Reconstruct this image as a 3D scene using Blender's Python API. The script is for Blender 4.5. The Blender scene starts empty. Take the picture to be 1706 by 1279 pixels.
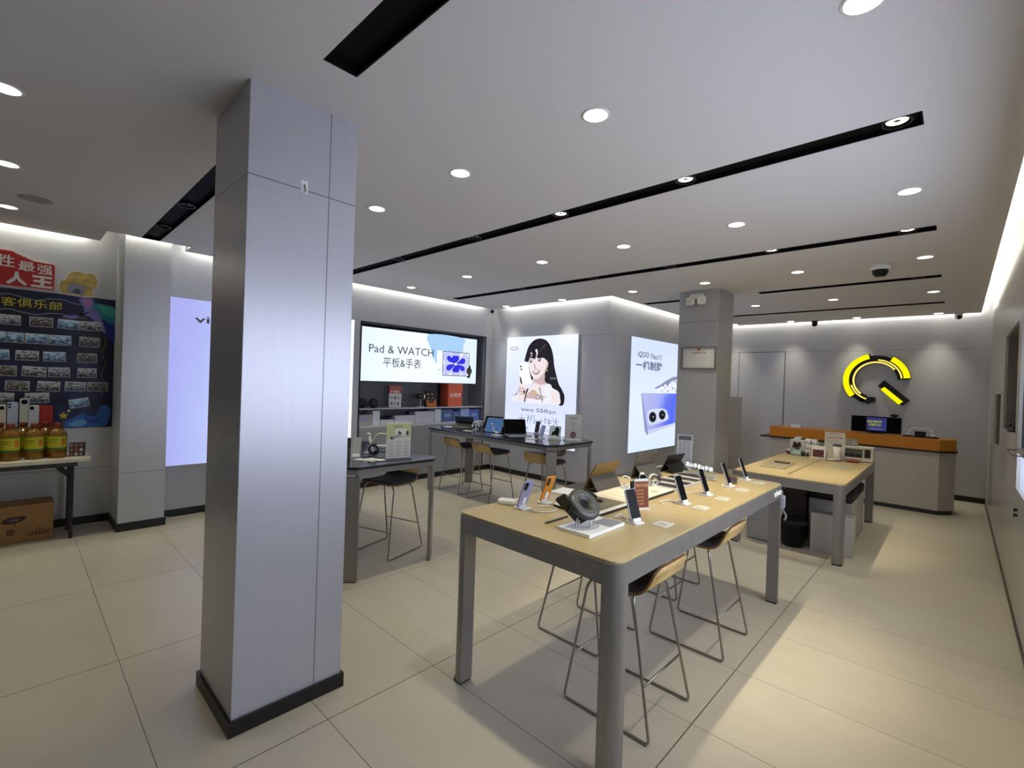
import bpy, bmesh, math, random
from mathutils import Vector, Matrix

S = bpy.context.scene
COL = S.collection
PI = math.pi
random.seed(7)
def R(d): return math.radians(d)

# ------------------------------------------------------------------ camera, world, exposure
YAW, PITCH, ROLL, FPX = -0.757084301, -0.00491676, 0.034290619, 787.887155
fw = Vector((math.sin(YAW)*math.cos(PITCH), math.cos(YAW)*math.cos(PITCH), math.sin(PITCH)))
r0 = Vector((math.cos(YAW), -math.sin(YAW), 0.0)); u0 = r0.cross(fw)
cr = math.cos(ROLL)*r0 + math.sin(ROLL)*u0
cu = -math.sin(ROLL)*r0 + math.cos(ROLL)*u0
cam = bpy.data.cameras.new('camera'); camo = bpy.data.objects.new('camera', cam); COL.objects.link(camo)
camo.matrix_world = Matrix(((cr.x, cu.x, -fw.x, 0.0), (cr.y, cu.y, -fw.y, 0.0), (cr.z, cu.z, -fw.z, 1.6), (0, 0, 0, 1)))
cam.sensor_fit = 'HORIZONTAL'; cam.sensor_width = 36.0; cam.lens = FPX/1706.0*36.0
cam.clip_start = 0.02
S.camera = camo

W = bpy.data.worlds.new('world'); S.world = W; W.use_nodes = True
W.node_tree.nodes['Background'].inputs[0].default_value = (0.55, 0.62, 0.75, 1)
W.node_tree.nodes['Background'].inputs[1].default_value = 0.25
S.view_settings.view_transform = 'Standard'
S.view_settings.look = 'None'
S.view_settings.gamma = 1.0
S.view_settings.use_curve_mapping = False
S.view_settings.exposure = 0.0
S.cycles.use_denoising = True
S.cycles.max_bounces = 10
S.cycles.diffuse_bounces = 6
S.cycles.sample_clamp_indirect = 6.0
S.cycles.caustics_reflective = False
S.cycles.caustics_refractive = False

# lamp strengths (used by the lamps' builders)
P_DOWN, C_DOWN = 62.0, (1.0, 0.94, 0.70)
P_SPOT, C_SPOT = 6.0, (1.0, 0.86, 0.57)
E_COVE, C_COVE = 42.0, (1.0, 0.98, 0.83)
E_BOX = 1.3
E_SHOW = 6.0

# ------------------------------------------------------------------ geometry helpers
class MB:
    def __init__(s):
        s.v = []; s.f = []; s.m = []; s.sm = []; s.M = Matrix()
    def add(s, vs, fs, mi=0, smooth=False):
        b = len(s.v)
        s.v += [tuple(s.M @ Vector(p)) for p in vs]
        for f in fs:
            s.f.append(tuple(i+b for i in f)); s.m.append(mi); s.sm.append(smooth)
        return s
    def box(s, x0, x1, y0, y1, z0, z1, mi=0):
        v = [(x0,y0,z0),(x1,y0,z0),(x1,y1,z0),(x0,y1,z0),(x0,y0,z1),(x1,y0,z1),(x1,y1,z1),(x0,y1,z1)]
        return s.add(v, [(0,3,2,1),(4,5,6,7),(0,1,5,4),(1,2,6,5),(2,3,7,6),(3,0,4,7)], mi)
    def prism(s, pts, a0, a1, mi=0, axis='z', smooth=False):
        """polygon extruded; axis z: pts=(x,y); axis y: pts=(x,z); axis x: pts=(y,z)"""
        def T(p, a):
            return (p[0], p[1], a) if axis == 'z' else ((p[0], a, p[1]) if axis == 'y' else (a, p[0], p[1]))
        n = len(pts)
        A = sum(pts[i][0]*pts[(i+1) % n][1]-pts[(i+1) % n][0]*pts[i][1] for i in range(n))
        P = list(pts) if A > 0 else list(pts)[::-1]
        v = [T(p, a0) for p in P]+[T(p, a1) for p in P]
        flip = (axis == 'y')
        caps = [tuple(range(n))[::-1], tuple(range(n, 2*n))]
        if flip: caps = [c[::-1] for c in caps]
        s.add(v, caps, mi)
        b = len(s.v)-2*n
        for i in range(n):
            j = (i+1) % n
            q = (i, j, n+j, n+i)
            s.f.append(tuple(k+b for k in (q[::-1] if flip else q))); s.m.append(mi); s.sm.append(smooth)
        return s
    def cyl(s, p0, p1, ra, rb=None, n=16, mi=0, caps=True, smooth=True):
        rb = ra if rb is None else rb
        p0 = Vector(p0); p1 = Vector(p1); d = (p1-p0).normalized()
        a = d.orthogonal().normalized(); b = d.cross(a)
        v = []
        for (p, r) in ((p0, ra), (p1, rb)):
            v += [tuple(p+r*(math.cos(2*PI*i/n)*a+math.sin(2*PI*i/n)*b)) for i in range(n)]
        s.add(v, [(i, (i+1) % n, n+(i+1) % n, n+i) for i in range(n)], mi, smooth)
        if caps:
            b0 = len(s.v)-2*n
            s.f.append(tuple(b0+i for i in range(n))[::-1]); s.m.append(mi); s.sm.append(False)
            s.f.append(tuple(b0+n+i for i in range(n))); s.m.append(mi); s.sm.append(False)
        return s
    def tube(s, pts, r, n=8, mi=0, closed=False):
        P = [Vector(p) for p in pts]; k = len(P); v = []; up = None
        for i, p in enumerate(P):
            if closed: t = (P[(i+1) % k]-P[i-1])
            else: t = P[min(i+1, k-1)]-P[max(i-1, 0)]
            t = t.normalized()
            if up is None: up = t.orthogonal().normalized()
            up = (up-t*up.dot(t))
            up = up.normalized() if up.length > 1e-6 else t.orthogonal().normalized()
            w = t.cross(up)
            v += [tuple(p+r*(math.cos(2*PI*j/n)*up+math.sin(2*PI*j/n)*w)) for j in range(n)]
        fs = []
        for i in range(k if closed else k-1):
            a = i*n; b = ((i+1) % k)*n
            for j in range(n): fs.append((a+j, a+(j+1) % n, b+(j+1) % n, b+j))
        s.add(v, fs, mi, True)
        if not closed:
            b0 = len(s.v)-k*n
            s.f.append(tuple(b0+j for j in range(n))[::-1]); s.m.append(mi); s.sm.append(False)
            s.f.append(tuple(b0+(k-1)*n+j for j in range(n))); s.m.append(mi); s.sm.append(False)
        return s
    def lathe(s, prof, n=24, mi=0, c=(0, 0, 0), smooth=True, caps=True):
        v = []
        for (r, z) in prof:
            v += [(c[0]+r*math.cos(2*PI*i/n), c[1]+r*math.sin(2*PI*i/n), c[2]+z) for i in range(n)]
        k = len(prof)
        fs = [(a*n+i, a*n+(i+1) % n, (a+1)*n+(i+1) % n, (a+1)*n+i) for a in range(k-1) for i in range(n)]
        s.add(v, fs, mi, smooth)
        if not caps: return s
        b0 = len(s.v)-k*n
        if prof[0][0] > 1e-5:
            s.f.append(tuple(b0+i for i in range(n))[::-1]); s.m.append(mi); s.sm.append(False)
        if prof[-1][0] > 1e-5:
            s.f.append(tuple(b0+(k-1)*n+i for i in range(n))); s.m.append(mi); s.sm.append(False)
        return s
    def ball(s, c, r, sx=1, sy=1, sz=1, n=16, mi=0):
        m = n//2; v = []; fs = []
        for i in range(m+1):
            a = PI*i/m
            v += [(c[0]+sx*r*math.sin(a)*math.cos(2*PI*j/n), c[1]+sy*r*math.sin(a)*math.sin(2*PI*j/n), c[2]-sz*r*math.cos(a)) for j in range(n)]
        for i in range(m):
            for j in range(n): fs.append((i*n+j, i*n+(j+1) % n, (i+1)*n+(j+1) % n, (i+1)*n+j))
        return s.add(v, fs, mi, True)
    def flat(s, pts, y, mi=0, th=0.0006):
        """thin printed shape on a sheet facing -y: pts=(x,z), front at y"""
        return s.prism(pts, y, y+th, mi, 'y')
    def build(s, name, mats, parent=None, bevel=0.0, seg=2):
        me = bpy.data.meshes.new(name)
        me.from_pydata(s.v, [], s.f)
        if not isinstance(mats, (list, tuple)): mats = [mats]
        for m in mats: me.materials.append(m)
        me.polygons.foreach_set('material_index', s.m)
        me.polygons.foreach_set('use_smooth', s.sm)
        bm = bmesh.new(); bm.from_mesh(me)
        bmesh.ops.remove_doubles(bm, verts=bm.verts, dist=1e-6)
        bmesh.ops.recalc_face_normals(bm, faces=bm.faces)
        bm.to_mesh(me); bm.free()
        o = bpy.data.objects.new(name, me); COL.objects.link(o)
        if parent: o.parent = parent
        if bevel > 0:
            b = o.modifiers.new('bevel', 'BEVEL'); b.width = bevel; b.segments = seg
            b.limit_method = 'ANGLE'; b.angle_limit = R(40); b.harden_normals = False
        return o

def rrect(x0, x1, y0, y1, r, n=6):
    out = []
    for (cx, cy, a) in ((x1-r, y1-r, 0), (x0+r, y1-r, 90), (x0+r, y0+r, 180), (x1-r, y0+r, 270)):
        for i in range(n+1):
            t = R(a+90*i/n); out.append((cx+r*math.cos(t), cy+r*math.sin(t)))
    return out
def ell(cx, cy, rx, ry, n=24, a0=0):
    return [(cx+rx*math.cos(2*PI*i/n+a0), cy+ry*math.sin(2*PI*i/n+a0)) for i in range(n)]
def spline(pts, n=5):
    k = len(pts); out = []
    for i in range(k):
        p0, p1, p2, p3 = [Vector(pts[(i+j) % k]) for j in (-1, 0, 1, 2)]
        for q in range(n):
            t = q/n
            out.append(tuple(0.5*((2*p1)+(p2-p0)*t+(2*p0-5*p1+4*p2-p3)*t*t+(3*p1-p0-3*p2+p3)*t**3)))
    return out
def ospline(pts, n=6):
    P = [Vector(p) for p in pts]; out = []
    for i in range(len(P)-1):
        p0 = P[max(i-1, 0)]; p1 = P[i]; p2 = P[i+1]; p3 = P[min(i+2, len(P)-1)]
        for q in range(n):
            t = q/n
            out.append(tuple(0.5*((2*p1)+(p2-p0)*t+(2*p0-5*p1+4*p2-p3)*t*t+(3*p1-p0-3*p2+p3)*t**3)))
    return out+[tuple(P[-1])]
def fillet(pts, r, n=5):
    P = [Vector(p) for p in pts]; out = [tuple(P[0])]
    for i in range(1, len(P)-1):
        a = (P[i-1]-P[i]).normalized(); b = (P[i+1]-P[i]).normalized()
        rr = min(r, (P[i-1]-P[i]).length*.45, (P[i+1]-P[i]).length*.45)
        for q in range(n+1):
            t = q/n
            out.append(tuple((1-t)**2*(P[i]+a*rr)+2*t*(1-t)*P[i]+t*t*(P[i]+b*rr)))
    return out+[tuple(P[-1])]
def arcband(cx, cz, ra, rb, a0, a1, n=40):
    A = [R(a0+(a1-a0)*i/n) for i in range(n+1)]
    return [(cx+rb*math.cos(t), cz+rb*math.sin(t)) for t in A]+[(cx+ra*math.cos(t), cz+ra*math.sin(t)) for t in A[::-1]]

def grid_slab(mb, us, vs, keep, w0, w1, T, mi=0):
    """slab in the (u,v) plane between w0 and w1 made of the kept cells of a grid; T maps (u,v,w) to xyz"""
    nu, nv = len(us), len(vs)
    idx = {}; V = []; F = []
    def vid(i, j, w):
        k = (i, j, w)
        if k not in idx:
            idx[k] = len(V); V.append(T(us[i], vs[j], w0 if w == 0 else w1))
        return idx[k]
    K = [[keep((us[i]+us[i+1])/2, (vs[j]+vs[j+1])/2) for j in range(nv-1)] for i in range(nu-1)]
    for i in range(nu-1):
        for j in range(nv-1):
            if not K[i][j]: continue
            F.append((vid(i, j, 0), vid(i, j+1, 0), vid(i+1, j+1, 0), vid(i+1, j, 0)))
            F.append((vid(i, j, 1), vid(i+1, j, 1), vid(i+1, j+1, 1), vid(i, j+1, 1)))
            for (di, dj, a, b) in ((-1, 0, (i, j), (i, j+1)), (1, 0, (i+1, j), (i+1, j+1)), (0, -1, (i, j), (i+1, j)), (0, 1, (i, j+1), (i+1, j+1))):
                ii, jj = i+di, j+dj
                if 0 <= ii < nu-1 and 0 <= jj < nv-1 and K[ii][jj]: continue
                F.append((vid(*a, 0), vid(*b, 0), vid(*b, 1), vid(*a, 1)))
    mb.add(V, F, mi)

_tc = {}
def text_mesh(st, bold=0.0):
    k = (st, bold)
    if k in _tc: return _tc[k]
    c = bpy.data.curves.new('t', 'FONT'); c.body = st; c.size = 1.0; c.resolution_u = 2
    c.offset = bold; c.fill_mode = 'FRONT'
    o = bpy.data.objects.new('t', c); COL.objects.link(o)
    dg = bpy.context.evaluated_depsgraph_get()
    dg.update()
    me = bpy.data.meshes.new_from_object(o.evaluated_get(dg))
    V = [tuple(v.co) for v in me.vertices]; F = [tuple(p.vertices) for p in me.polygons]
    bpy.data.objects.remove(o); bpy.data.curves.remove(c); bpy.data.meshes.remove(me)
    _tc[k] = (V, F)
    return V, F
def txt(mb, st, x0, x1, z0, z1, y, mi=0, bold=0.0, th=0.0):
    """lettering facing -y, stretched into the box x0..x1, z0..z1; z1 None keeps the aspect"""
    V, F = text_mesh(st, bold)
    if not V: return
    ax = min(v[0] for v in V); bx = max(v[0] for v in V); az = min(v[1] for v in V); bz = max(v[1] for v in V)
    sx = (x1-x0)/(bx-ax); sz = sx if z1 is None else (z1-z0)/(bz-az)
    P = [(x0+(v[0]-ax)*sx, y, z0+(v[1]-az)*sz) for v in V]
    mb.add(P, F, mi)
    if th:
        mb.add([(p[0], p[1]+th, p[2]) for p in P], [f[::-1] for f in F], mi)

def tag(o, label=None, cat=None, group=None, kind=None):
    if label: o['label'] = label
    if cat: o['category'] = cat
    if group: o['group'] = group
    if kind: o['kind'] = kind
    return o
def thing(name, label, cat, loc=(0, 0, 0), rz=0, group=None):
    o = bpy.data.objects.new(name, None); COL.objects.link(o)
    o.empty_display_size = .05
    o.location = loc; o.rotation_euler = (0, 0, R(rz))
    return tag(o, label, cat, group)
def struct(o, label=None):
    o['kind'] = 'structure'
    if label: o['label'] = label
    return o
def copy_tree(o, parent=None):
    c = o.copy(); COL.objects.link(c)
    if parent: c.parent = parent
    for ch in [x for x in COL.objects if x.parent == o]:
        copy_tree(ch, c)
    return c
def dup(o, loc, rz, label=None, group=None):
    c = copy_tree(o); c.location = loc; c.rotation_euler = (0, 0, R(rz))
    if label: c['label'] = label
    if group: c['group'] = group
    return c

# ------------------------------------------------------------------ materials
def lin(h):
    h = h.lstrip('#')
    out = []
    for i in (0, 2, 4):
        c = int(h[i:i+2], 16)/255.0
        out.append(c/12.92 if c <= .04045 else ((c+.055)/1.055)**2.4)
    return tuple(out)
_mc = {}
def mat(name, h, rough=.5, metal=0.0, spec=.5, noise=None, emit=0.0, coat=0.0, alpha=1.0, trans=0.0, ior=1.45, brush=None):
    if name in _mc: return _mc[name]
    m = bpy.data.materials.new(name); m.use_nodes = True
    nt = m.node_tree; N = nt.nodes; L = nt.links; b = N['Principled BSDF']
    c = lin(h)
    b.inputs['Base Color'].default_value = (*c, 1)
    b.inputs['Roughness'].default_value = rough
    b.inputs['Metallic'].default_value = metal
    b.inputs['Specular IOR Level'].default_value = spec
    b.inputs['Coat Weight'].default_value = coat
    b.inputs['Alpha'].default_value = alpha
    b.inputs['Transmission Weight'].default_value = trans
    b.inputs['IOR'].default_value = ior
    if emit:
        b.inputs['Emission Color'].default_value = (*c, 1)
        b.inputs['Emission Strength'].default_value = emit
    if noise or brush:
        sc, amt = noise if noise else brush
        t = N.new('ShaderNodeTexCoord'); mp = N.new('ShaderNodeMapping'); n = N.new('ShaderNodeTexNoise')
        L.new(t.outputs['Object'], mp.inputs[0]); L.new(mp.outputs[0], n.inputs['Vector'])
        mp.inputs['Scale'].default_value = (1, 1, 1) if noise else (1, 1, .015)
        n.inputs['Scale'].default_value = sc; n.inputs['Detail'].default_value = 4
        r = N.new('ShaderNodeValToRGB')
        r.color_ramp.elements[0].position = .3; r.color_ramp.elements[1].position = .7
        r.color_ramp.elements[0].color = (*[max(0, x*(1-amt)) for x in c], 1)
        r.color_ramp.elements[1].color = (*[min(1, x*(1+amt)) for x in c], 1)
        L.new(n.outputs['Fac'], r.inputs[0]); L.new(r.outputs[0], b.inputs['Base Color'])
    _mc[name] = m
    return m
def glow(name, h, s):
    """a surface that gives off light"""
    if name in _mc: return _mc[name]
    m = bpy.data.materials.new(name); m.use_nodes = True
    nt = m.node_tree; N = nt.nodes; L = nt.links; b = N['Principled BSDF']
    c = lin(h)
    b.inputs['Base Color'].default_value = (*[x*.12 for x in c], 1)
    b.inputs['Roughness'].default_value = .4; b.inputs['Specular IOR Level'].default_value = .2
    b.inputs['Emission Color'].default_value = (*c, 1)
    b.inputs['Emission Strength'].default_value = s
    _mc[name] = m
    return m
def ramp_glow(name, stops, axis, lo, hi, s, noise=0.0, second=None):
    """backlit film whose printed colour runs along one object axis"""
    m = glow(name, 'ffffff', s); nt = m.node_tree; N = nt.nodes; L = nt.links; b = N['Principled BSDF']
    t = N.new('ShaderNodeTexCoord'); sp = N.new('ShaderNodeSeparateXYZ'); L.new(t.outputs['Object'], sp.inputs[0])
    mr = N.new('ShaderNodeMapRange'); mr.inputs[1].default_value = lo; mr.inputs[2].default_value = hi
    src = sp.outputs['XYZ'.index(axis)]
    if second:
        ax2, k2 = second
        mu = N.new('ShaderNodeMath'); mu.operation = 'MULTIPLY_ADD'; mu.inputs[1].default_value = k2
        L.new(sp.outputs['XYZ'.index(ax2)], mu.inputs[0]); L.new(src, mu.inputs[2]); src = mu.outputs[0]
    if noise:
        n = N.new('ShaderNodeTexNoise'); n.inputs['Scale'].default_value = 2.2; L.new(t.outputs['Object'], n.inputs['Vector'])
        mu = N.new('ShaderNodeMath'); mu.operation = 'MULTIPLY_ADD'; mu.inputs[1].default_value = noise
        L.new(n.outputs['Fac'], mu.inputs[0]); L.new(src, mu.inputs[2]); src = mu.outputs[0]
    L.new(src, mr.inputs[0])
    r = N.new('ShaderNodeValToRGB'); e = r.color_ramp.elements
    e[0].position = stops[0][0]; e[0].color = (*lin(stops[0][1]), 1)
    e[1].position = stops[-1][0]; e[1].color = (*lin(stops[-1][1]), 1)
    for p, h in stops[1:-1]:
        q = e.new(p); q.color = (*lin(h), 1)
    L.new(mr.outputs[0], r.inputs[0]); L.new(r.outputs[0], b.inputs['Emission Color'])
    return m
def seam_panel(name, h, rough, metal, zs=(), xs=(), ys=(), spec=.5, brush=.018):
    """wall panel with narrow dark joints at world heights zs / world x / y"""
    if name in _mc: return _mc[name]
    m = mat(name, h, rough, metal, spec, brush=(60, brush)); nt = m.node_tree; N = nt.nodes; L = nt.links; b = N['Principled BSDF']
    src = b.inputs['Base Color'].links[0].from_socket
    g = N.new('ShaderNodeNewGeometry'); sp = N.new('ShaderNodeSeparateXYZ'); L.new(g.outputs['Position'], sp.inputs[0])
    acc = None
    for ax, vals in ((0, xs), (1, ys), (2, zs)):
        for v in vals:
            a = N.new('ShaderNodeMath'); a.operation = 'COMPARE'; a.inputs[1].default_value = v; a.inputs[2].default_value = .0022
            L.new(sp.outputs[ax], a.inputs[0])
            if acc is None: acc = a.outputs[0]
            else:
                x = N.new('ShaderNodeMath'); x.operation = 'MAXIMUM'; L.new(acc, x.inputs[0]); L.new(a.outputs[0], x.inputs[1]); acc = x.outputs[0]
    if acc is not None:
        mx = N.new('ShaderNodeMix'); mx.data_type = 'RGBA'; L.new(acc, mx.inputs['Factor'])
        L.new(src, mx.inputs[6]); mx.inputs[7].default_value = (*[c*.28 for c in lin(h)], 1)
        L.new(mx.outputs[2], b.inputs['Base Color'])
    return m
def wood(name, h, h2, rough=.4, axis='Y', scale=9, coat=0.0):
    if name in _mc: return _mc[name]
    m = mat(name, h, rough, coat=coat); nt = m.node_tree; N = nt.nodes; L = nt.links; b = N['Principled BSDF']
    t = N.new('ShaderNodeTexCoord'); mp = N.new('ShaderNodeMapping'); n = N.new('ShaderNodeTexNoise')
    sc = [7.0, 7.0, 7.0]; sc['XYZ'.index(axis)] = .35
    mp.inputs['Scale'].default_value = sc
    L.new(t.outputs['Object'], mp.inputs[0]); L.new(mp.outputs[0], n.inputs['Vector'])
    n.inputs['Scale'].default_value = scale; n.inputs['Detail'].default_value = 5
    r = N.new('ShaderNodeValToRGB'); r.color_ramp.elements[0].position = .3; r.color_ramp.elements[1].position = .7
    r.color_ramp.elements[0].color = (*lin(h2), 1); r.color_ramp.elements[1].color = (*lin(h), 1)
    L.new(n.outputs['Fac'], r.inputs[0]); L.new(r.outputs[0], b.inputs['Base Color'])
    return m

M_WALL = dict(h='b2b0ae')
m_wallP = seam_panel('grey wall panel', 'c4c5c8', .42, .15, zs=(.57,))
m_wallL = seam_panel('grey wall panel beside lightboxes', 'bdbfc6', .42, .15, zs=(.57,))
m_wallB = seam_panel('grey wall panel at back', 'c3c4cc', .42, .15, zs=(2.345,))
m_wallR = seam_panel('grey gloss panel', 'b9b7b2', .3, .15, zs=(2.473,), ys=(7.25, 5.35))
m_col = seam_panel('silver column panel', 'bcbdc5', .33, .3, zs=(2.473,), ys=(1.056,))
m_pil = seam_panel('silver pilaster panel', 'c2c3c6', .38, .25, zs=(.57,))
m_ceil = mat('white ceiling paint', 'dcdadb', .85, spec=.2)
m_black = mat('black skirting', '161311', .4)
m_track = mat('matt black track', '0b0a0b', .7, spec=.15)
m_white = mat('white plastic', 'e8e8e6', .4)
m_offw = mat('off white card', 'd8d5cc', .6)
m_blk = mat('black plastic', '121214', .3)
m_blkm = mat('black fabric', '1b1b1e', .8)
m_dgrey = mat('dark grey plastic', '3a3b3d', .45)
m_grey = mat('grey plastic', '8a8b8e', .45)
m_lgrey = mat('light grey plastic', 'b9bbc0', .45)
m_steel = mat('brushed steel rod', '9a9892', .32, .9)
m_alu = mat('grey metal table paint', '918e8b', .34, .55, brush=(30, .06))
m_glass = mat('clear acrylic', 'eef4f4', .04, trans=1.0, ior=1.2)
m_screen = mat('dark phone glass', '07070a', .3, spec=.1)
m_lens = mat('camera lens glass', '0b0d18', .1)
# ================================================================== THE ROOM
H, TOP = 2.885, 3.06
XP, XL, YB, XB, YW, XR = -6.46, -6.2, 6.0, -3.76, 10.1, 0.335
YF = -2.6

# floor of long 1.21 x 0.61 tiles
def floor_material():
    m = mat('beige floor tile', 'c2baa9', .3, spec=.45); nt = m.node_tree; N = nt.nodes; L = nt.links; b = N['Principled BSDF']
    g = N.new('ShaderNodeNewGeometry'); sp = N.new('ShaderNodeSeparateXYZ'); L.new(g.outputs['Position'], sp.inputs[0])
    acc = None; ids = []
    for ax, off, per in ((0, -2.09, 1.21), (1, .434, .6085)):
        a = N.new('ShaderNodeMath'); a.operation = 'SUBTRACT'; a.inputs[1].default_value = off-per*20; L.new(sp.outputs[ax], a.inputs[0])
        d = N.new('ShaderNodeMath'); d.operation = 'DIVIDE'; d.inputs[1].default_value = per; L.new(a.outputs[0], d.inputs[0])
        fl = N.new('ShaderNodeMath'); fl.operation = 'FLOOR'; L.new(d.outputs[0], fl.inputs[0]); ids.append(fl.outputs[0])
        p = N.new('ShaderNodeMath'); p.operation = 'PINGPONG'; p.inputs[1].default_value = per/2; L.new(a.outputs[0], p.inputs[0])
        c = N.new('ShaderNodeMath'); c.operation = 'LESS_THAN'; c.inputs[1].default_value = .0026 if ax == 0 else .0016; L.new(p.outputs[0], c.inputs[0])
        if acc is None: acc = c.outputs[0]
        else:
            x = N.new('ShaderNodeMath'); x.operation = 'MAXIMUM'; L.new(acc, x.inputs[0]); L.new(c.outputs[0], x.inputs[1]); acc = x.outputs[0]
    cb = N.new('ShaderNodeCombineXYZ'); L.new(ids[0], cb.inputs[0]); L.new(ids[1], cb.inputs[1])
    wn = N.new('ShaderNodeTexWhiteNoise'); L.new(cb.outputs[0], wn.inputs[0])
    t = N.new('ShaderNodeTexCoord'); n = N.new('ShaderNodeTexNoise'); n.inputs['Scale'].default_value = 3.0; n.inputs['Detail'].default_value = 6
    mp = N.new('ShaderNodeMapping'); mp.inputs['Scale'].default_value = (1, 2.2, 1); L.new(t.outputs['Object'], mp.inputs[0]); L.new(mp.outputs[0], n.inputs['Vector'])
    sm = N.new('ShaderNodeMath'); sm.operation = 'MULTIPLY_ADD'; sm.inputs[1].default_value = .35; L.new(wn.outputs['Value'], sm.inputs[0]); L.new(n.outputs['Fac'], sm.inputs[2])
    r = N.new('ShaderNodeValToRGB'); r.color_ramp.elements[0].position = .3; r.color_ramp.elements[1].position = 1.0
    r.color_ramp.elements[0].color = (*lin('bab2a1'), 1); r.color_ramp.elements[1].color = (*lin('c3bcab'), 1)
    L.new(sm.outputs[0], r.inputs[0])
    mx = N.new('ShaderNodeMix'); mx.data_type = 'RGBA'; L.new(acc, mx.inputs['Factor']); L.new(r.outputs[0], mx.inputs[6])
    mx.inputs[7].default_value = (*lin('574f43'), 1); L.new(mx.outputs[2], b.inputs['Base Color'])
    return m
b = MB(); b.box(XP-.2, 1.0, YF-.1, YW+.2, -.1, 0)
struct(b.build('floor', floor_material()))

# ceiling with cove gaps along the walls and slots for the black tracks
def cey(y): return y if y < 4 else y-(y-4)*.045
TR = [(.92, [(-5.866, -3.0), (-1.922, -.155)]), (2.872, [(-5.87, -.155)]), (cey(4.865), [(-5.87, -.158)]),
      (cey(6.917), [(-1.965, -.168), (-3.6, -2.62)]), (cey(8.94), [(-3.6, -.172)])]
TRW = .15
cuts = []
for (yc, segs) in TR:
    for (a, c) in segs: cuts.append((a, c, yc-TRW/2, yc+TRW/2))
EP, EL, EB, EXB, EW, ER = XP+.085, XL+.085, YB-.085, XB+.09, YW-.07, XR-.12
def keep_ceiling(x, y):
    if y < YF or y > EW or x > ER: return False
    if y < .59 and x < EP: return False
    if .59 <= y <= 1.26 and x < -5.86: return False
    if y > 1.26 and x < EL: return False
    if y > EB and x < EXB: return False
    for (a, c, d, e) in cuts:
        if a < x < c and d < y < e: return False
    return True
us = sorted({EP, -5.86, EL, EXB, ER} | {v for c in cuts for v in c[:2]})
vs = sorted({YF, .59, 1.26, EB, EW} | {v for c in cuts for v in c[2:]})
b = MB(); grid_slab(b, us, vs, keep_ceiling, H, H+.06, lambda u, v, w: (u, v, w))
struct(b.build('ceiling', m_ceil))
b = MB(); b.box(XP-.2, 1.0, YF-.1, YW+.2, TOP, TOP+.1)
struct(b.build('ceiling_slab', m_ceil))

# walls
b = MB(); b.box(XP-.2, XP, YF-.1, .80, 0, TOP); struct(b.build('wall_left', m_wallP))
b = MB(); b.box(XP, -5.93, .736, 1.11, 0, TOP); struct(b.build('pilaster', m_pil), 'silver clad half column between the photo wall and the light box')
NY0, NY1, NZ0, NZ1 = 3.405, 5.83, .10, 2.378       # display niche opening
b = MB()
grid_slab(b, [1.08, NY0, NY1, YB+.2], [0, .098, NZ1, TOP], lambda u, v: not (NY0 < u < NY1 and .098 < v < NZ1), XL-.012, XL, lambda u, v, w: (w, u, v))
struct(b.build('wall_left_display', m_wallL))
b = MB(); b.box(XL, XB, YB, YB+.15, 0, TOP); struct(b.build('wall_back_left', m_wallB))
b = MB(); b.box(XB-.15, XB, YB+.15, YW, 0, TOP); struct(b.build('wall_recess_left', m_wallB))
b = MB(); b.box(XB, 1.0, YW, YW+.15, 0, TOP); struct(b.build('wall_back', m_wallB))
b = MB(); b.box(XP, 1.0, YF-.1, YF, 0, TOP); struct(b.build('wall_front', m_wallP))

# right wall with its niches: (y0, y1, z0, z1, depth)
NR = [(5.5, 6.97, 1.307, 2.23, .22), (7.42, 8.5, 1.03, 1.65, .16), (.9, 5.26, 1.235, 2.23, .35), (.9, 5.26, .925, 1.195, .35)]
us = sorted({YF, YW} | {v for n in NR for v in n[:2]}); vs = sorted({0, TOP} | {v for n in NR for v in n[2:4]})
b = MB(); grid_slab(b, us, vs, lambda u, v: not any(n[0] < u < n[1] and n[2] < v < n[3] for n in NR), XR, XR+.02, lambda u, v, w: (w, u, v))
struct(b.build('wall_right', m_wallR))
m_niche = mat('grey niche lining', '807e7b', .45, .1)
def niche(y0, y1, z0, z1, d, m):
    b = MB(); e = .012; X = XR+.02
    b.box(X+d, X+d+e, y0-e, y1+e, z0-e, z1+e); b.box(X, X+d, y0-e, y0, z0-e, z1+e); b.box(X, X+d, y1, y1+e, z0-e, z1+e)
    b.box(X, X+d, y0, y1, z0-e, z0); b.box(X, X+d, y0, y1, z1, z1+e)
    return b.build('niche', m)
for i, n in enumerate(NR): struct(niche(*n, (m_niche, m_niche, mat('dark green grey lining', '42463f', .4), mat('pale niche lining', 'c9ccd2', .4))[i]))

# lit showcase in the right wall: backlit panels, extended out of view to light the near column
t = thing('lit_showcase', 'lit white showcase let into the right wall at the right picture edge, extended out of view', 'display case', (XR+.30, 3.08, 0), -90)
for (nm, z0, z1, w0, w1) in (('light_panel', .93, 1.19, -2.15, 2.15), ('light_panel', 1.24, 2.22, -.9, 2.15)):  # upper panel is added, stays unseen, gives the column its bluish light
    b = MB(); b.box(w0, w1, 0, .02, z0, z1); b.build(nm, glow('showcase film', 'dfe8ff', E_SHOW), t)
b = MB(); b.box(-2.17, 2.17, -.27, .0, 1.197, 1.233); b.build('divider_shelf', mat('grey shelf laminate', '85868a', .35, .1), t)

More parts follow.
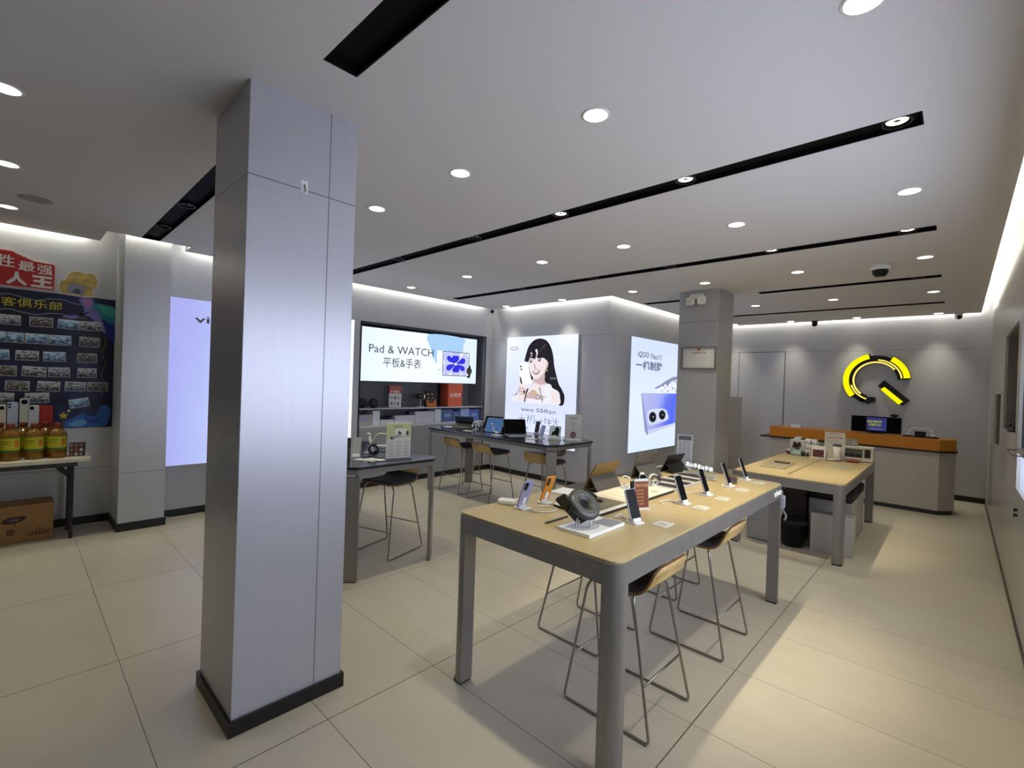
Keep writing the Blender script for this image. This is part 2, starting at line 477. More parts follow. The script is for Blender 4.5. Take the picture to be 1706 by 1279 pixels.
# columns
def column(x0, x1, y0, y1, label, m):
    b = MB(); b.box(x0, x1, y0, y1, 0, H+.03)
    o = struct(b.build('column', m, None, .002), label)
    s = MB(); e = .013
    s.box(x0-e, x1+e, y0-e, y0, 0, .07); s.box(x0-e, x1+e, y1, y1+e, 0, .07); s.box(x0-e, x0, y0, y1, 0, .07); s.box(x1, x1+e, y0, y1, 0, .07)
    s.build('skirting', m_black, o)
    return o
column(-2.773, -2.280, .690, 1.196, 'large square silver panelled column standing in the near left of the shop', m_col)
m_col2 = seam_panel('silver column panel far', 'aeadac', .36, .3, zs=(2.473,))
column(-2.785, -2.258, 6.2, 6.72, 'square silver column with the framed licence behind the near display table', m_col2)

# skirtings
SK = .012
def base(name, x0, x1, y0, y1):
    b = MB(); b.box(x0, x1, y0, y1, 0, .08); return struct(b.build(name, m_black))
base('baseboard_left', XP, XP+SK, YF, .736)
b = MB(); b.box(XP+SK, -5.93+SK, .736-SK, .736, 0, .08); b.box(-5.93, -5.93+SK, .736, 1.11+SK, 0, .08); b.box(XL+SK, -5.93, 1.11, 1.11+SK, 0, .08)
struct(b.build('baseboard_pilaster', m_black))
base('baseboard_left_display', XL, XL+SK, 1.11, YB)
base('baseboard_back_left', XL+SK, XB+SK, YB-SK, YB)
base('baseboard_recess', XB, XB+SK, YB, YW)
base('baseboard_back', XB+SK, XR, YW-SK, YW)
b = MB(); b.box(XR-.006, XR, YF, YW-SK, 0, .035); struct(b.build('trim_right', mat('dark brown trim', '3a322b', .4)))

# flush door in the back wall
b = MB(); b.box(-3.235, -2.425, YW-.012, YW, .08, 2.34)
d = struct(b.build('door_1', mat('lilac grey door leaf', 'c3c4ce', .45, .1), None, .002), 'flush grey door leaf in the back wall behind the far column')
b = MB(); b.box(-3.247, -2.413, YW-.004, YW, .08, 2.352); b.build('door_gap', mat('dark joint', '3b3a3a', .7), d)

# cove lamps: strips of light in the gaps between ceiling edge and wall
m_cove = mat('cove strip light', 'fff6d8', .5); bb = m_cove.node_tree.nodes['Principled BSDF']
bb.inputs['Emission Color'].default_value = (*C_COVE, 1); bb.inputs['Emission Strength'].default_value = E_COVE
def cove(label, *boxes):
    b = MB()
    for q in boxes: b.box(*q)
    return tag(b.build('cove_light', m_cove), label, 'light')
Zc0, Zc1 = 2.965, 2.977
cove('warm strip light in ceiling gap above the photo wall', (XP+.045, XP+.06, YF+.1, .5, Zc0, Zc1))
cove('warm strip light around the head of the half column', (-5.885, -5.87, .66, 1.2, Zc0, Zc1))
cove('warm strip light in ceiling gap above the wide lit display niche', (XL+.045, XL+.06, 1.3, YB-.25, Zc0, Zc1))
cove('warm strip light in ceiling gap above the portrait light box', (XL+.3, XB, YB-.06, YB-.045, Zc0, Zc1))
cove('warm strip light in ceiling gap above the blue phone light box', (XB+.045, XB+.06, YB-.06, YW-.1, Zc0, Zc1))
cove('warm strip light in ceiling gap along the wall with yellow emblem', (XB+.1, XR-.12, YW-.055, YW-.04, Zc0, Zc1))
cove('warm strip light in ceiling gap along the right wall', (ER-.022, ER-.006, YF+.1, YW-.1, H+.062, H+.07))

# ================================================================== CEILING FITTINGS
m_lamp = glow('downlight lens', 'fff3dc', 9.0)
m_refl = mat('downlight reflector', 'e6d8b8', .3, .6)
XS = [-.262, -1.297, -2.29, -3.268, -4.475, -5.675]
YS = [-.05, 1.89, 3.86, cey(5.875), cey(7.95), 9.84]
ONE = ['first', 'second', 'third', 'fourth', 'fifth', 'sixth']
ROWT = ['in front of the first black track', 'between first and second black tracks', 'between second and third black tracks',
        'between third and fourth black tracks', 'between fourth and fifth black tracks', 'beyond the fifth black track']
def downlight(x, y, label):
    t = thing('downlight', label, 'light', (x, y, H), 0, 'round recessed downlights')
    b = MB(); b.lathe([(.056, -.004), (.066, -.004), (.068, -.001), (.068, 0)], 32, caps=False); b.build('trim_ring', m_white, t)
    b = MB(); b.lathe([(.0, -.0012), (.058, -.0012)], 32, caps=False); b.build('lens', m_lamp, t)
    l = bpy.data.lights.new('downlight_lamp', 'SPOT'); l.spot_size = R(72); l.spot_blend = 1.0; l.shadow_soft_size = .045; l.energy = P_DOWN; l.color = C_DOWN
    lo = bpy.data.objects.new('downlight_lamp', l); COL.objects.link(lo); lo.parent = t; lo.location = (0, 0, -.006)
    return t
first = None
for j, y in enumerate(YS):
    for i, x in enumerate(XS):
        if j == 0 and i in (0, 1, 2): continue
        if j >= 4 and x < XB: continue
        if j == 4 and i == 3: continue
        lab = 'round lit downlight, %s from right wall, %s' % (ONE[i], ROWT[j])
        if first is None: first = downlight(x, y, lab)
        else: dup(first, (x, y, H), 0, lab)

def trough(name, x0, x1, yc, label, spots):
    w = TRW/2
    t = thing(name, label, 'light track', ((x0+x1)/2, yc, H), 0, 'black recessed light tracks')
    cx = (x0+x1)/2; e = .006
    b = MB(); z0, z1 = .0, .055
    x0 += .002; x1 -= .002; w -= .002
    b.box(x0-cx, x1-cx, -w, -w+e, z0, z1); b.box(x0-cx, x1-cx, w-e, w, z0, z1)
    b.box(x0-cx, x0-cx+e, -w, w, z0, z1); b.box(x1-cx-e, x1-cx, -w, w, z0, z1)
    b.box(x0-cx, x1-cx, -w+e, w-e, .030, .036)
    b.build('trough', m_track, t)
    for sp in spots:
        sx, lit = sp[:2]; tilt = sp[2] if len(sp) > 2 else 0
        s = MB(); c = (sx-cx, 0, .0)
        s.lathe([(.052, .008), (.058, .006), (.062, .010), (.062, .03), (.050, .03), (.044, .016)], 28, 0, c, caps=False)
        so = s.build('spot_lamp', mat('dark grey spot housing', '3a393a', .35, .5), t)
        q = MB(); q.lathe([(.014, .0185), (.043, .0185)], 24, 0, c, caps=False)
        q.build('spot_lens', glow('spot lens', 'fff2da', 7.0) if lit else mat('unlit spot lens', '26262a', .15), so)
        if lit:
            l = bpy.data.lights.new('spot_beam', 'SPOT'); l.energy = P_SPOT*lit; l.color = C_SPOT; l.spot_size = R(52); l.spot_blend = .8; l.shadow_soft_size = .012
            lo = bpy.data.objects.new('spot_beam', l); COL.objects.link(lo); lo.parent = t; lo.location = (sx-cx, 0, .0225); lo.rotation_euler = (R(tilt), 0, 0)
    return t
trough('light_track', -5.866, -3.0, .92, 'black light track running from half column to the near column', [(-4.46, 0), (-5.3, 0)])
trough('light_track', -1.922, -.155, .92, 'short wide black track overhead, right of the near column', [])
trough('light_track', -5.87, -.155, 2.872, 'second black track, the long one with bright spots over the near display table', [(-.25, 10), (-1.28, 30, 7), (-2.26, 4), (-3.24, 0), (-4.48, 0)])
trough('light_track', -5.87, -.158, TR[2][0], 'third black track crossing the ceiling before the dome camera', [(-.33, 4), (-1.3, 40, 30), (-2.29, 0), (-3.27, 0), (-4.46, 0)])
trough('light_track', -1.965, -.168, TR[3][0], 'fourth black track, the short one behind the dome camera', [(-.36, 0)])
trough('light_track', -3.6, -2.62, TR[3][0], 'short black track piece left of the far column head', [])
trough('light_track', -3.6, -.172, TR[4][0], 'fifth and farthest black track, before the wall with yellow emblem', [])

# ceiling loudspeaker disc
t = thing('ceiling_speaker', 'flush round grey loudspeaker in the ceiling above the photo wall', 'speaker', (-5.235, .1, H))
b = MB(); b.lathe([(.0, -.006), (.088, -.006), (.1, -.003), (.1, 0)], 32); b.build('grille', mat('pale grey grille', 'a4a5a2', .7), t)
# dome camera
t = thing('dome_camera', 'white based dome camera with black eye hanging under the ceiling', 'camera', (-.60, cey(5.98), H))
b = MB(); b.lathe([(.085, 0), (.085, -.035), (.078, -.055), (.066, -.058), (.0, -.058)], 28); b.build('base', m_white, t)
b = MB(); b.lathe([(.070, -.056), (.068, -.075), (.055, -.105), (.045, -.118), (.0, -.122)], 28); o = b.build('dome', m_blk, t)
b = MB(); b.cyl((0, -.060, -.085), (0, -.072, -.092), .022, n=16); b.cyl((.035, -.05, -.08), (.037, -.056, -.083), .008, n=10); b.build('lens', m_lens, o)
def turret(loc, rz, label, black=False, parent_on='ceiling'):
    t = thing('turret_camera', label, 'camera', loc, rz)
    b = MB(); b.lathe([(.05, 0), (.05, -.02), (.045, -.03), (.0, -.03)], 24); b.build('base', m_blk if black else m_white, t)
    b = MB(); b.ball((0, 0, -.055), .048, n=20); e = b.build('eyeball', m_blk if black else m_white, t)
    b = MB(); b.cyl((0, -.036, -.066), (0, -.05, -.073), .03, .028, n=20); b.cyl((0, -.049, -.0725), (0, -.0515, -.074), .014, n=14); b.build('lens', m_lens, e)
    return t
turret((-6.02, 5.80, H), 48, 'white camera with black eye in ceiling corner above portrait light box')
turret((-1.93, YW-.14, H), 12, 'small black camera under the ceiling above the grey door', True)
turret((-.035, 9.92, H), 12, 'white domed camera under the ceiling near the right wall')

# stick-on hook on the near column
t = thing('wall_hook', 'small clear stick-on hook high on the near column', 'hook', (-2.28, .934, 2.487), 90)
b = MB(); b.prism(rrect(-.016, .016, -.03, .03, .006), -.003, 0, 0, 'y'); b.build('plate', m_white, t)
b = MB(); b.tube(fillet([(0, -.003, .012), (0, -.012, -.006), (0, -.016, -.022), (0, -.008, -.026)], .008), .003); b.build('hook_arm', m_grey, t)
# ================================================================== LIGHT BOXES AND SIGNS
WHT = 'e4ecff'
m_box = glow('backlit white film', WHT, E_BOX)
def light_box(name, label, loc, rz, w, z0, z1, film):
    """wall light box; local x runs 0..w along the wall, front faces local -y"""
    t = thing(name, label, 'light box', loc, rz, 'tall backlit light boxes')
    b = MB(); e = .012; D = .035
    b.box(0, e, -D, 0, z0, z1); b.box(w-e, w, -D, 0, z0, z1); b.box(e, w-e, -D, 0, z0, z0+e); b.box(e, w-e, -D, 0, z1-e, z1); b.box(e, w-e, -.004, 0, z0+e, z1-e)
    b.build('frame', mat('pale grey light box frame', 'c3c6cc', .4, .4), t)
    b = MB(); b.box(.004, w-.004, -D-.002, -D+.004, z0+.004, z1-.004)
    b.build('light_film', film, t)
    return t, -D-.0028
m_ink = glow('dark printed ink', '33363f', .9)
m_ink2 = glow('grey printed ink', '6f7684', .9)
m_ink3 = glow('pale grey printed ink', 'b3bac8', .9)

# left light box beside the half column
film = ramp_glow('lavender film', [(0, 'a9adf4'), (.45, 'b6c2fa'), (.8, 'd2e4ff'), (1, 'c3d6ff')], 'X', .0, .9, .95, noise=.3, second=('Z', -.12))
t, yf = light_box('light_box', 'tall lavender light box between half column and near column', (XL, 1.137, 0), 90, .86, .56, 2.39, film)
b = MB(); txt(b, 'vivo', .24, .62, 2.135, 2.21, yf, 0, .012); b.build('lettering', m_ink, t)
# second, mostly hidden behind the near column
t, yf = light_box('light_box', 'white light box showing as a thin strip left of the wide niche', (XL, 2.42, 0), 90, .86, .56, 2.39, m_box)

# portrait light box
t, yf = light_box('light_box', 'light box with portrait of smiling dark-haired woman holding a phone', (-5.787, YB, 0), 0, 1.525, .56, 2.373, ramp_glow('portrait film', [(0, 'dfe9ff'), (.5, 'd3dcf8'), (1, 'e3ebff')], 'Z', .6, 2.4, 1.05, noise=.3))
PW, PZ0, PZ1 = 1.525, 1.255, 2.345
def U(px): return (px-98+ (0))/1062.0*PW          # picture column of the sketch to x
def V(px): return PZ1-(px-85)/1000.0*(PZ1-PZ0)
def sh(mb, pts, layer, mi, smooth=True):
    q = [(min(max((p[0]-100)/1060.0*PW, .012), PW-.012), PZ1-.02-(p[1]-95)/995.0*(PZ1-PZ0-.02)) for p in pts]
    mb.flat(spline(q, 5) if smooth else q, yf-.0008*layer, mi, .0007)
mats = [glow('print hair black', '1d1a22', .9), glow('print skin', 'efe3e6', 1.0), glow('print skin shade', 'cdb3b1', 1.0), glow('print dress white', 'eceaf3', 1.02), glow('print blush', 'b98284', .9),
        glow('print phone white', 'f4f8ff', 1.05), glow('print eye', '2a2226', .8), glow('print gold', 'd8b98f', .9), glow('print hair light', '4a4048', .9), glow('print grey', '8a8c98', .9)]
b = MB()
# back hair
sh(b, [(640, 95), (540, 115), (460, 200), (420, 320), (398, 440), (440, 450), (470, 560), (500, 680), (525, 740), (560, 700), (700, 760), (760, 800), (840, 850), (920, 900), (940, 1000), (920, 1085), (985, 1085), (1000, 960), (960, 860), (915, 780), (880, 660), (845, 520), (825, 370), (790, 240), (730, 140)], 1, 0)
# dress and shoulders
sh(b, [(200, 1040), (300, 965), (400, 950), (470, 860), (560, 800), (650, 790), (740, 785), (830, 850), (910, 900), (940, 980), (925, 1085), (700, 1088), (420, 1085), (230, 1070)], 2, 3)
sh(b, [(805, 880), (890, 890), (935, 960), (922, 1060), (870, 1080), (820, 1000)], 3, 1)
# neck
sh(b, [(575, 690), (540, 770), (530, 830), (600, 850), (690, 835), (760, 790), (715, 740), (705, 640)], 3, 2)
sh(b, [(560, 770), (520, 840), (500, 900), (580, 930), (680, 900), (730, 800), (640, 800)], 4, 1)
# face
sh(b, [(450, 440), (470, 540), (505, 640), (550, 705), (590, 718), (640, 690), (700, 620), (735, 520), (735, 420), (640, 360), (500, 370)], 5, 1)
sh(b, [(735, 430), (760, 450), (755, 520), (735, 560), (722, 520)], 5, 2)
sh(b, [(700, 620), (650, 690), (600, 716), (640, 720), (705, 660), (728, 560)], 6, 2)
# fringe
sh(b, [(640, 110), (520, 160), (450, 290), (425, 420), (455, 455), (480, 400), (520, 395), (560, 410), (575, 380), (620, 395), (680, 390), (735, 430), (770, 470), (800, 420), (780, 260), (720, 150)], 7, 0)
sh(b, [(560, 270), (580, 320), (575, 385), (600, 330), (590, 260)], 8, 1)
sh(b, [(490, 310), (500, 350), (480, 395), (515, 350), (510, 300)], 8, 2)
sh(b, [(700, 180), (650, 250), (610, 320), (660, 260), (720, 200)], 8, 8)
# eyes, brows, nose, mouth
for (cx, cy, s) in ((498, 452, 1), (628, 432, 1.05)):
    sh(b, [(cx-34*s, cy+6), (cx-10*s, cy-12), (cx+18*s, cy-12), (cx+36*s, cy+4), (cx+8*s, cy+12), (cx-16*s, cy+12)], 8, 3)
    sh(b, [(cx-36*s, cy+2), (cx-10*s, cy-18), (cx+20*s, cy-18), (cx+38*s, cy+2), (cx+18*s, cy-10), (cx-12*s, cy-10)], 9, 6)
    sh(b, ell(cx, cy, 15*s, 15*s, 10), 9, 6)
    sh(b, ell(cx-5, cy-5, 4*s, 4*s, 8), 10, 3)
sh(b, [(465, 425), (500, 412), (535, 420), (500, 420)], 8, 8); sh(b, [(590, 405), (635, 392), (680, 405), (635, 402)], 8, 8)
sh(b, [(565, 470), (550, 540), (562, 562), (590, 566), (598, 550), (580, 540)], 8, 2)
sh(b, [(528, 598), (580, 592), (640, 578), (630, 625), (590, 650), (550, 635)], 8, 4)
sh(b, [(540, 602), (582, 600), (628, 588), (612, 615), (580, 622), (555, 618)], 9, 3)
sh(b, ell(745, 582, 11, 15, 10), 8, 7)
# collar ruffle
sh(b, [(690, 840), (740, 790), (800, 790), (830, 860), (800, 960), (740, 1060), (700, 960)], 9, 3)
sh(b, [(640, 850), (665, 960), (690, 1060), (700, 1050), (672, 940), (655, 850)], 10, 9)
# phone and hand
sh(b, [(345, 470), (440, 465), (455, 520), (520, 740), (520, 790), (400, 810), (365, 790), (315, 540), (318, 490)], 8, 5)
for (cx, cy, rr) in ((342, 523, 13), (354, 568, 13), (382, 525, 6)): sh(b, ell(cx, cy, rr, rr*1.15, 10), 9, 6)
sh(b, [(335, 690), (352, 700), (380, 800), (365, 805), (345, 760)], 9, 6)
sh(b, [(318, 720), (338, 700), (345, 780), (400, 800), (470, 830), (485, 870), (460, 930), (430, 1000), (400, 1060), (330, 1060), (300, 980), (318, 900), (308, 800)], 9, 1)
sh(b, [(330, 850), (400, 868), (450, 900), (430, 960), (360, 965), (325, 920)], 10, 2)
sh(b, [(345, 880), (395, 890), (405, 905), (350, 900)], 11, 1); sh(b, [(345, 925), (395, 935), (400, 948), (350, 944)], 11, 1)
sh(b, ell(412, 925, 12, 26, 10), 11, 6)
sh(b, [(455, 880), (480, 870), (450, 960), (432, 1070), (415, 1070), (430, 980)], 11, 0)
sh(b, [(320, 900), (325, 970), (270, 980), (225, 1000), (290, 950)], 8, 9)
# other hand with ring
sh(b, [(480, 930), (540, 890), (600, 920), (660, 960), (740, 965), (735, 1010), (640, 1030), (520, 1020), (450, 1020), (450, 970)], 9, 2)
sh(b, [(535, 900), (580, 890), (610, 940), (570, 960)], 10, 7); sh(b, ell(625, 990, 30, 34, 14), 11, 9); sh(b, ell(625, 990, 17, 20, 14), 12, 1)
sh(b, [(455, 1030), (640, 1040), (740, 1020), (735, 1090), (440, 1090)], 9, 3)
# badge outline and caption on the hair
sh(b, rrect(170, 292, 210, 262, 25), 5, 9, False); sh(b, rrect(180, 282, 220, 252, 15), 6, 3, False)
b.build('portrait_print', mats, t)
b = MB(); X0 = .385
txt(b, 'vivo S50', .385, .97, 1.112, 1.172, yf-.001, 0, .004); b.build('title_lettering', m_ink, t)
b = MB(); txt(b, '系列', .985, 1.13, 1.095, 1.155, yf-.001, 0, .004); b.build('series_lettering', m_ink, t)
b = MB(); txt(b, '形象大使', 1.0, 1.12, 1.66, 1.69, yf-.008, 0, 0); b.build('caption', m_ink3, t)
b = MB(); zz = .96
def brush(mb, pts, r=.0045):
    mb.tube([(p[0], yf-.001, p[1]) for p in ospline(pts, 5)], r, 5)
for pts in ([(.33, .985), (.42, .99), (.47, 1.0)], [(.40, 1.06), (.40, .99), (.345, .915)], [(.40, .985), (.44, .93), (.50, .905)],
            [(.52, 1.04), (.55, 1.03), (.53, .95)], [(.57, 1.05), (.56, .99), (.54, .93)], [(.60, .98), (.64, 1.06), (.62, 1.0), (.60, .92)],
            [(.68, 1.06), (.69, .99), (.67, .915)], [(.715, .985), (.71, .92)], [(.745, .98), (.765, .92), (.80, .985)], [(.82, .95), (.86, .97), (.84, .99), (.82, .95), (.86, .92)],
            [(.90, 1.0), (.95, 1.01)], [(.925, 1.03), (.92, .93)], [(.975, .99), (1.04, .995), (1.03, .95), (.975, .95), (.975, .99)], [(1.005, 1.02), (1.005, .90)],
            [(1.09, 1.04), (1.10, 1.0)], [(1.08, .985), (1.2, .99)], [(1.15, 1.045), (1.14, .97), (1.07, .91)], [(1.14, .965), (1.2, .915), (1.25, .90)]):
    brush(b, pts)
b.build('handwriting', m_ink2, t)
b = MB(); txt(b, '长焦', .44, .56, .80, .86, yf-.001, 0, .0); b.build('tagline', m_ink2, t)
b = MB(); txt(b, '超清人像', .80, 1.06, .80, .86, yf-.001, 0, .0); b.build('tagline', m_ink2, t)

# blue phone light box on the recess wall
t, yf = light_box('light_box', 'light box with big blue phone picture on the wall beside far column', (XB, 6.615, 0), 90, 1.78, .54, 2.378, ramp_glow('phone film', [(0, 'd6e6ff'), (.5, 'e0ebff'), (1, 'd0defc')], 'Z', .6, 2.4, 1.05, noise=.3))
WQ, Z0, Z1 = 1.78, .54, 2.378
def q(px, py):      # sketch pixels (655x1279 crop) to local x,z, with perspective along the wall
    f = (px-(92-(py-40)*.035))/(597-92+(py-40)*.0)
    f = min(max(f, 0), .985)
    top = 40+(130-40)*f; bot = 1235+(1165-1235)*f
    g = (py-top)/(bot-top)
    u = 6.615*f/(8.36-(8.36-6.615)*f)
    return (max(.012, u*WQ), Z1-g*(Z1-Z0))
def sq(mb, pts, layer, mi, smooth=False):
    P = [q(*p) for p in pts]
    mb.flat(spline(P, 5) if smooth else P, yf-.0008*layer, mi, .0007)
film2 = ramp_glow('blue phone back', [(0, 'b4b9f0'), (.3, 'a4adf4'), (.52, '5f74f2'), (.7, '4b66f6'), (1, 'a9bcfa')], 'X', .3, 1.9, 1.0, noise=.35, second=('Z', -.3))
mats = [film2, glow('print phone edge', '8e97c4', .95), glow('print pale edge', 'cfd4f2', 1.0), glow('print lens', '10131f', .8), glow('print lens ring', '5d678f', .9), glow('print camera island', 'd9def7', 1.0), glow('print mountain', '8d93b5', .95), glow('print snow', 'eef2ff', 1.0), m_ink, glow('print blue wing', '5a62d8', .95)]
b = MB()
sq(b, [(195, 625), (575, 632), (580, 945), (255, 1050), (235, 1010)], 1, 1)
sq(b, [(203, 628), (575, 634), (575, 925), (262, 1005)], 2, 0)
sq(b, [(262, 1005), (575, 925), (575, 945), (268, 1045)], 2, 2)
sq(b, [(270, 800), (425, 785), (465, 830), (462, 900), (300, 952), (268, 925)], 3, 2, True)
sq(b, [(278, 805), (420, 792), (452, 830), (450, 880), (300, 932), (276, 905)], 4, 5, True)
for (cx, cy, rx, ry) in ((314, 868, 38, 56), (410, 848, 34, 50)):
    sq(b, ell(cx, cy, rx, ry, 20), 5, 4); sq(b, ell(cx, cy, rx*.86, ry*.86, 20), 6, 3); sq(b, ell(cx+4, cy-2, rx*.13, ry*.13, 8), 7, 7)
sq(b, [(335, 572), (400, 540), (470, 490), (520, 462), (575, 455), (575, 615), (340, 612)], 2, 7)
sq(b, [(335, 572), (400, 535), (470, 488), (520, 460), (575, 455), (575, 480), (520, 500), (480, 520), (470, 560), (440, 530), (420, 560), (400, 552), (350, 580)], 3, 6)
for (x, y, w_) in ((470, 505, 34), (520, 490, 40), (425, 556, 26), (500, 560, 36), (548, 530, 30), (455, 590, 30), (400, 590, 22), (535, 592, 28)):
    sq(b, [(x, y), (x+w_*.55, y+w_*.35), (x+w_, y+w_*.9), (x+w_*.3, y+w_*.6)], 4, 6)
sq(b, [(340, 575), (390, 555), (395, 562), (342, 582)], 4, 9)
b.build('phone_print', mats, t)
b = MB()
x0, z0 = q(158, 265); x1, z1 = q(280, 205)
txt(b, 'iQOO', x0, x1, z0+.005, z1-.01, yf-.001, 0, .012); b.build('name_lettering', m_ink, t); b = MB(); xa, za = q(300, 265); xb, zb = q(405, 210)
txt(b, 'Neo11', xa, xb, z0+.005, z1-.01, yf-.001, 0, .003); b.build('model_lettering', m_ink, t); b = MB()
x0, z0 = q(135, 395); x1, z1 = q(418, 310)
txt(b, '一机制胜', x0, x1, z0+.02, z1-.01, yf-.001, 0, .03)
b.build('slogan', glow('print slogan', '6b7595', .9), t)

# wide niche with the tablet sign
m_nich = mat('dark grey niche back', '77787d', .45, .1)
t = struct(MB().box(XL-.44, XL-.42, NY0-.02, NY1+.02, .86, NZ1+.02).build('niche_back', m_nich))
b = MB(); b.box(XL-.42, XL-.012, NY0-.02, NY0, .86, NZ1); b.box(XL-.42, XL-.012, NY1, NY1+.02, .86, NZ1); b.box(XL-.42, XL-.012, NY0-.02, NY1+.02, NZ1, NZ1+.02)
struct(b.build('niche_lining', mat('grey niche sides', '94979e', .35, .3)))
b = MB(); e = .014
b.box(XL, XL+.01, NY0-e, NY0+.004, .1, NZ1+e); b.box(XL, XL+.01, NY1-.004, NY1+e, .1, NZ1+e); b.box(XL, XL+.01, NY0, NY1, NZ1-.004, NZ1+e)
struct(b.build('trim_1', m_blk))
t = thing('lit_sign', 'wide white backlit sign reading Pad & WATCH above the niche shelf', 'sign', (XL-.10, NY0+.05, 0), 90)
SW, SZ0, SZ1 = 2.26, 1.535, 2.335
b = MB(); b.box(0, SW, 0, .12, SZ0, SZ1); b.build('case', m_blk, t)
b = MB(); b.box(.006, SW-.006, -.006, 0, SZ0+.005, SZ1-.005); b.build('light_film', ramp_glow('sign film', [(0, 'dcebfa'), (.5, 'eef5ff'), (1, 'd5e6fb')], 'X', 0, 2.3, 1.1, noise=.3), t)
ys = -.0068
b = MB(); txt(b, 'Pad & WATCH', .13, 1.30, 1.965, 2.085, ys-.003, 0, .0); b.build('lettering', glow('sign ink', '3c4450', .8), t)
b = MB(); txt(b, '平板&手表', .37, 1.06, 1.755, 1.905, ys-.003, 0, .0); b.build('lettering', glow('sign ink', '3c4450', .8), t)
b = MB()
b.flat(spline([(1.20, 2.325), (1.24, 2.1), (1.30, 1.95), (1.38, 1.86), (1.38, 2.02), (1.55, 2.05), (1.90, 2.06), (1.94, 2.2), (1.93, 2.325)], 5), ys, 0)
b.flat([(1.38, 1.80), (1.38, 2.08), (1.50, 2.08), (1.50, 1.72)], ys-.0006, 1)
b.flat(rrect(1.495, 2.085, 1.665, 2.075, .02), ys-.0012, 2); b.flat(rrect(1.507, 2.073, 1.677, 2.063, .012), ys-.0018, 1)
c = (1.78, 1.87)
def petal(ang, L, w, mi, lay, c0=.02):
    a = R(ang); d = (math.cos(a), math.sin(a)); n = (-d[1], d[0])
    P = [(c0, 0), (L*.35, w*.5), (L*.75, w), (L, w*.55), (L*1.02, 0), (L, -w*.55), (L*.75, -w), (L*.35, -w*.5)]
    Q = [(min(max(c[0]+p[0]*d[0]+p[1]*n[0], 1.508), 2.072), min(max(c[1]+p[0]*d[1]+p[1]*n[1], 1.678), 2.062)) for p in P]
    b.flat(spline(Q, 4), ys-.0018-.0006*lay, mi)
for k, (ang, L, w) in enumerate(((20, .3, .11), (75, .2, .06), (110, .2, .07), (150, .3, .10), (205, .3, .11), (255, .2, .06), (290, .2, .07), (335, .3, .10))):
    petal(ang, L, w, 3, 1+k % 2)
    petal(ang, L*.72, w*(.75 if k in (2, 1, 5, 6) else .45), 4, 3)
b.cyl((2.09, ys-.004, 1.76), (2.09, ys-.0008, 1.76), .062, n=24, mi=2); b.cyl((2.09, ys-.0046, 1.76), (2.09, ys-.004, 1.76), .045, n=24, mi=5)
b.flat([(2.04, 1.70), (2.13, 1.72), (2.11, 1.64), (2.05, 1.64)], ys-.001, 2)
b.flat([(2.05, 1.82), (2.09, 1.87), (2.13, 1.83), (2.10, 1.80)], ys-.001, 2)
txt(b, 'new', 1.41, 1.46, 1.745, 1.765, ys-.001, 2)
b.build('tablet_print', [glow('sign sky blue', 'a9d0f5', 1.0), glow('sign pale', 'eef4ff', 1.05), glow('sign black', '23242b', .8), glow('sign petal violet', 'c3c8f6', 1.0), glow('sign petal blue', '2f2fe0', .95), glow('sign watch face', '4a4034', .7)], t)

t = thing('niche_shelf', 'thin grey shelf board across the wide display niche', 'shelf', (XL-.02, (NY0+NY1)/2, 1.12))
b = MB(); hw = (NY1-NY0)/2-.012
b.box(-.39, 0, -hw, hw, 0, .022); b.build('shelf_board', mat('grey shelf laminate', '85868a', .35, .1), t, .002)
b = MB(); b.box(-.02, .002, -hw, hw, .003, .019); b.build('front_edge', mat('pale shelf edge', 'b9bbc2', .35, .3), t)
t = thing('base_cabinet', 'low grey cabinet with pale top under the wide niche', 'cabinet', (XL-.42, (NY0+NY1)/2, 0))
b = MB(); b.box(0, .435, -hw-.005, hw+.005, .862, .886); b.build('worktop', mat('pale cabinet top', 'c6c6ca', .35, .1), t, .002)
for i in range(3):
    b = MB(); w3 = 2*hw/3; b.box(.42, .436, -hw+i*w3+.003, -hw+(i+1)*w3-.003, .1, .856)
    b.build('door', mat('grey cabinet door', '9a9a9e', .4, .1), t, .002)
t['label'] = 'low grey cabinet with pale top under the wide niche'

# big round emblem on the back wall
t = thing('wall_emblem', 'big black and yellow lit ring-shaped emblem on the back wall', 'sign', (0, YW, 0))
D = .06; cx, cz = -1.03, 1.835
m_yel = glow('lit yellow acrylic', 'f4ee00', 1.05); m_yel2 = glow('lit pale yellow acrylic', 'ffea70', 1.05)
m_eb = mat('black sign acrylic', '120d0c', .35)
b = MB(); b.prism(arcband(cx, cz, .288, .42, 3, 246, 70), -D, 0, 0, 'y'); b.prism([(-1.236, 1.473), (-1.112, 1.425), (-1.085, 1.45), (-1.033, 1.464), (-1.029, 1.545), (-1.12, 1.55), (-1.2, 1.56)], -D, 0, 0, 'y')
b.prism(arcband(cx, cz, .36, .46, 4, 62, 20), -D+.012, 0, 0, 'y'); b.prism(arcband(cx, cz, .36, .46, 102, 223, 40), -D+.012, 0, 0, 'y')
b.build('ring', m_eb, t)
b = MB(); b.prism(arcband(cx, cz, .372, .455, 6, 60, 24), -D-.022, -D-.001, 0, 'y'); b.build('outer_arc', m_yel, t)
b = MB(); b.prism(arcband(cx, cz, .372, .455, 104, 221, 44), -D-.022, -D-.001, 0, 'y'); b.build('outer_arc', m_yel, t)
for (ra, rb, a0, a1) in ((.292, .318, 36, 230), (.332, .354, 6, 86), (.332, .354, 195, 250)):
    b = MB(); b.prism(arcband(cx, cz, ra, rb, a0, a1, 50), -D-.012, -D-.001, 0, 'y'); b.build('inner_line', m_yel2, t)
b = MB(); b.prism([(-.915, 1.839), (-.998, 1.742), (-.67, 1.425), (-.577, 1.515)], -D, 0, 0, 'y'); b.build('bar', m_eb, t)
